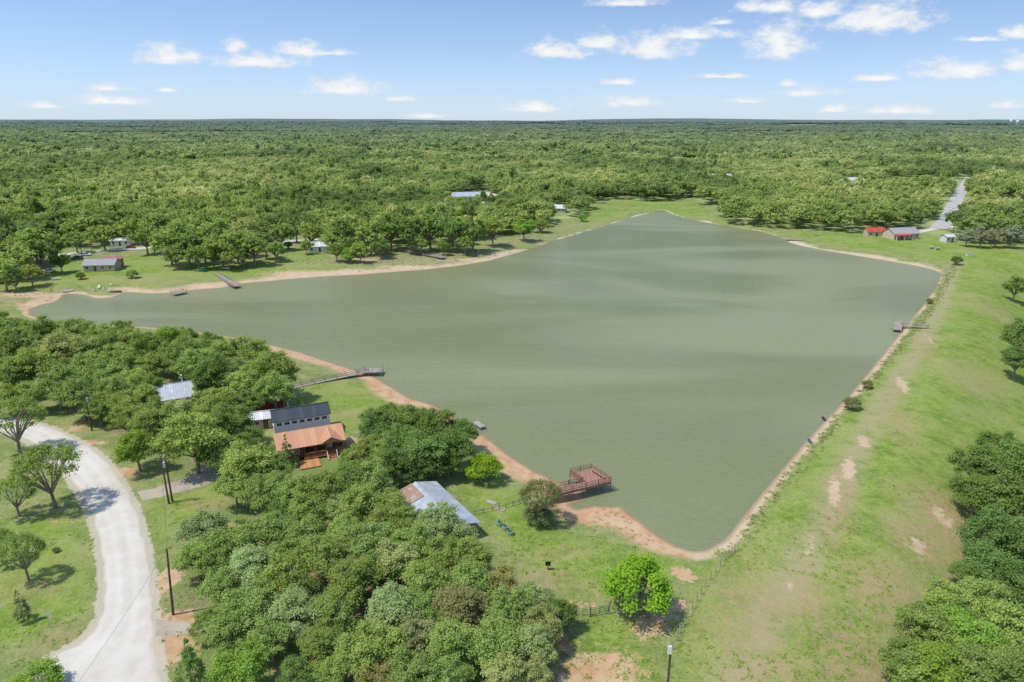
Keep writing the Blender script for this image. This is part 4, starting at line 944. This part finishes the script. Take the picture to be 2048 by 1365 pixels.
# ------------------------------------------------------------------ weeds and grass tufts
def weeds(name,cen,col,label,nl,sz):
    V=[];Fc=[];t=[];n=0; rg=np.random.default_rng(5)
    hh=H(np.array([c[0][0] for c in cen]),np.array([c[0][1] for c in cen]))
    for (p,r),h in zip(cen,hh):
        if h<.12: continue
        tt=random.random()
        for _ in range(nl):
            c=np.array([p[0]+random.gauss(0,r*.7),p[1]+random.gauss(0,r*.7),h+abs(random.gauss(0,r*.4))]); d=rg.normal(size=(2,3))*sz
            V+= [c-d[0],c-d[1],c+d[0],c+d[1]]; Fc.append((n,n+1,n+2,n+3)); n+=4; t+=[tt*.5+random.random()*.5]*4
    me=fastmesh(name,np.array(V),np.array(Fc),dict(tint=t),False); me.materials.append(M['leaf'])
    o=bpy.data.objects.new(name,me); COL.objects.link(o); o.color=col; o['kind']='stuff'; o['label']=label; o['category']='weeds'
cen=[]
line=[(1470,1075),(1520,1000),(1600,905),(1700,795),(1790,690),(1845,625),(1885,560),(1900,530)]
Q=[np.array(G(a,b)[:2]) for a,b in line]
for a,b in zip(Q,Q[1:]):
    L=np.linalg.norm(b-a)
    for _ in range(int(L*2.4)):
        p=a+(b-a)*random.random(); nrm=np.array([(b-a)[1],-(b-a)[0]])/L; cen.append((p+nrm*random.gauss(1.5,.8),random.uniform(.12,.45)))
for ax,ay,sp,k in ((730,515,16,140),(1240,420,16,130),(850,525,14,80),(960,505,12,70),(1060,475,12,70),(660,520,8,60),(1400,420,14,80),(80,585,10,60)):
    g=G(ax,ay)
    for _ in range(k): cen.append((np.array([g[0]+random.gauss(0,sp),g[1]+random.gauss(0,sp*.8)]),random.uniform(.2,.7)))
weeds('shore_weeds',cen,(.34,.37,.16,1),'low weeds and brush along the dam waterline and mud flats',26,.075)
gc=[]
for i in range(2600):
    px=random.uniform(900,2040); py=random.uniform(960,1365)
    p=PZ(px,py,1.0)
    gc.append((np.array(p[:2]),random.uniform(.15,.45)))
for ax,ay,sp,k in ((1410,1140,1.8,90),(1440,1108,1.5,50),(1370,1110,1.6,40)):
    g=G(ax,ay)
    for _ in range(k): gc.append((np.array([g[0]+random.gauss(0,sp),g[1]+random.gauss(0,sp)]),random.uniform(.2,.5)))
for i in range(500):
    p=PZ(random.uniform(0,460),random.uniform(960,1340),1.0); gc.append((np.array(p[:2]),random.uniform(.15,.4)))
gp=np.array([g[0] for g in gc]); okk=(-sdf(LAKEP,gp[:,0],gp[:,1])>1.2)&(sdf(ROADP,gp[:,0],gp[:,1])<-.6)&(vn(gp[:,0],gp[:,1],5,3)>-.1)
gc=[g for g,k in zip(gc,okk) if k]
weeds('grass_tufts',gc,(.30,.42,.09,1),'taller grass tufts scattered over the near lawns and dam',16,.05)

# ------------------------------------------------------------------ sky
SUN=np.array((-.62,-.22,1.25)); SUN=SUN/np.linalg.norm(SUN)
elev=math.asin(SUN[2]); azi=math.atan2(SUN[0],SUN[1])
w=bpy.data.worlds.new('World'); scene.world=w; w.use_nodes=True; nt=w.node_tree; nt.nodes.clear()
tc=nt.nodes.new('ShaderNodeTexCoord'); D=tc.outputs['Generated']
vm=nt.nodes.new('ShaderNodeVectorMath'); vm.operation='MULTIPLY_ADD'; nt.links.new(D,vm.inputs[0]); vm.inputs[1].default_value=(1,1,1.9); vm.inputs[2].default_value=(0,0,.07)
nm=nt.nodes.new('ShaderNodeVectorMath'); nm.operation='NORMALIZE'; nt.links.new(vm.outputs[0],nm.inputs[0])
sk=nt.nodes.new('ShaderNodeTexSky'); sk.sky_type='NISHITA'; sk.sun_disc=False; sk.sun_elevation=elev; sk.sun_rotation=azi; sk.air_density=1.0; sk.dust_density=.5; sk.ozone_density=1.6
nt.links.new(nm.outputs[0],sk.inputs[0])
bg=nt.nodes.new('ShaderNodeBackground'); bg.inputs[1].default_value=.15; nt.links.new(mixc(nt,1.0,sk.outputs[0],(1.14,1.22,1.30),'MULTIPLY'),bg.inputs[0])
sp=nt.nodes.new('ShaderNodeSeparateXYZ'); nt.links.new(D,sp.inputs[0])
hz=nt.nodes.new('ShaderNodeBackground'); hz.inputs[0].default_value=(.61,.70,.79,1)
hf=mth(nt,'MULTIPLY',mth(nt,'POWER',2.718,mth(nt,'MULTIPLY',mth(nt,'ABSOLUTE',sp.outputs[2]),-14.0)),.92)
mh=nt.nodes.new('ShaderNodeMixShader'); nt.links.new(hf,mh.inputs[0]); nt.links.new(bg.outputs[0],mh.inputs[1]); nt.links.new(hz.outputs[0],mh.inputs[2])
ay=mth(nt,'MAXIMUM',mth(nt,'ABSOLUTE',sp.outputs[1]),.02)
cb=nt.nodes.new('ShaderNodeCombineXYZ'); nt.links.new(mth(nt,'DIVIDE',sp.outputs[0],ay),cb.inputs[0]); nt.links.new(mth(nt,'DIVIDE',sp.outputs[2],ay),cb.inputs[1])
nz=nt.nodes.new('ShaderNodeTexNoise'); nz.inputs['Scale'].default_value=34; nz.inputs['Detail'].default_value=6; nz.inputs['Roughness'].default_value=.62
mpn=nt.nodes.new('ShaderNodeVectorMath'); mpn.operation='MULTIPLY'; mpn.inputs[1].default_value=(1,2.0,1); nt.links.new(cb.outputs[0],mpn.inputs[0]); nt.links.new(mpn.outputs[0],nz.inputs['Vector'])
CL=[(337,108,68,22),(515,121,94,15),(610,97,60,17),(660,105,50,7),(465,92,30,14),(690,172,84,20),(225,199,92,12),(215,174,45,9),(90,210,50,8),(1118,99,72,18),(1195,80,50,17),(1305,90,80,27),(1260,201,60,14),(1070,213,66,13),(1390,66,92,13),(1555,80,66,36),(1540,8,68,18),(1640,18,66,18),(1755,32,112,32),(1905,138,98,22),(2035,122,38,22),(1750,154,54,9),(1615,183,62,11),(1665,217,36,9),(1790,219,92,10),(2035,62,45,15),(1235,163,36,7),(1580,166,22,7),(1250,4,70,9),(330,179,28,5),(850,230,50,7),(800,198,40,6),(2020,208,50,10),(1490,201,60,6),(1440,43,30,7),(1960,77,50,6),(1440,152,70,5)]
acc=None
for cx,cy,rx,ry in CL:
    d=ray(cx,cy+ry*.45); c=(d[0]/d[1],d[2]/d[1]); sx,sy=F/rx*.93,F/(ry*1.45)
    m1=nt.nodes.new('ShaderNodeVectorMath'); m1.operation='MULTIPLY_ADD'; nt.links.new(cb.outputs[0],m1.inputs[0]); m1.inputs[1].default_value=(sx,sy,0); m1.inputs[2].default_value=(-c[0]*sx,-c[1]*sy,0)
    m2=nt.nodes.new('ShaderNodeVectorMath'); m2.operation='MULTIPLY'; nt.links.new(m1.outputs[0],m2.inputs[0]); m2.inputs[1].default_value=(1,-2.4,1)
    m3=nt.nodes.new('ShaderNodeVectorMath'); m3.operation='MAXIMUM'; nt.links.new(m1.outputs[0],m3.inputs[0]); nt.links.new(m2.outputs[0],m3.inputs[1])
    l=nt.nodes.new('ShaderNodeVectorMath'); l.operation='LENGTH'; nt.links.new(m3.outputs[0],l.inputs[0])
    acc=l.outputs['Value'] if acc is None else mth(nt,'MINIMUM',acc,l.outputs['Value'])
f=mth(nt,'ADD',acc,mth(nt,'MULTIPLY',mth(nt,'SUBTRACT',nz.outputs[0],.5),2.2))
mask=mth(nt,'SUBTRACT',1.0,smooth(nt,f,.28,1.12))
mask=mth(nt,'MULTIPLY',mask,.93)
cbg=nt.nodes.new('ShaderNodeBackground'); cbg.inputs[1].default_value=1.0
cc=mixc(nt,smooth(nt,f,-.2,.8),(.98,.97,.95),(.76,.82,.89)); nt.links.new(cc,cbg.inputs[0])
mxs=nt.nodes.new('ShaderNodeMixShader'); nt.links.new(mask,mxs.inputs[0]); nt.links.new(mh.outputs[0],mxs.inputs[1]); nt.links.new(cbg.outputs[0],mxs.inputs[2])
wo2=nt.nodes.new('ShaderNodeOutputWorld'); nt.links.new(mxs.outputs[0],wo2.inputs[0])
ld=bpy.data.lights.new('sun','SUN'); ld.energy=3.7; ld.angle=R(1.5); ld.color=(1,.955,.87)
lo=bpy.data.objects.new('sun',ld); COL.objects.link(lo)
from mathutils import Vector
lo.rotation_euler=Vector(SUN).to_track_quat('Z','Y').to_euler()
# ------------------------------------------------------------------ camera
cd=bpy.data.cameras.new('camera'); cd.sensor_width=36; cd.lens=24; cd.clip_start=.5; cd.clip_end=80000
co=bpy.data.objects.new('camera',cd); COL.objects.link(co); co.location=(0,0,CH); co.rotation_euler=(math.pi/2-PITCH,0,0); scene.camera=co
scene.view_settings.view_transform='Standard'; scene.view_settings.look='None'; scene.view_settings.exposure=0
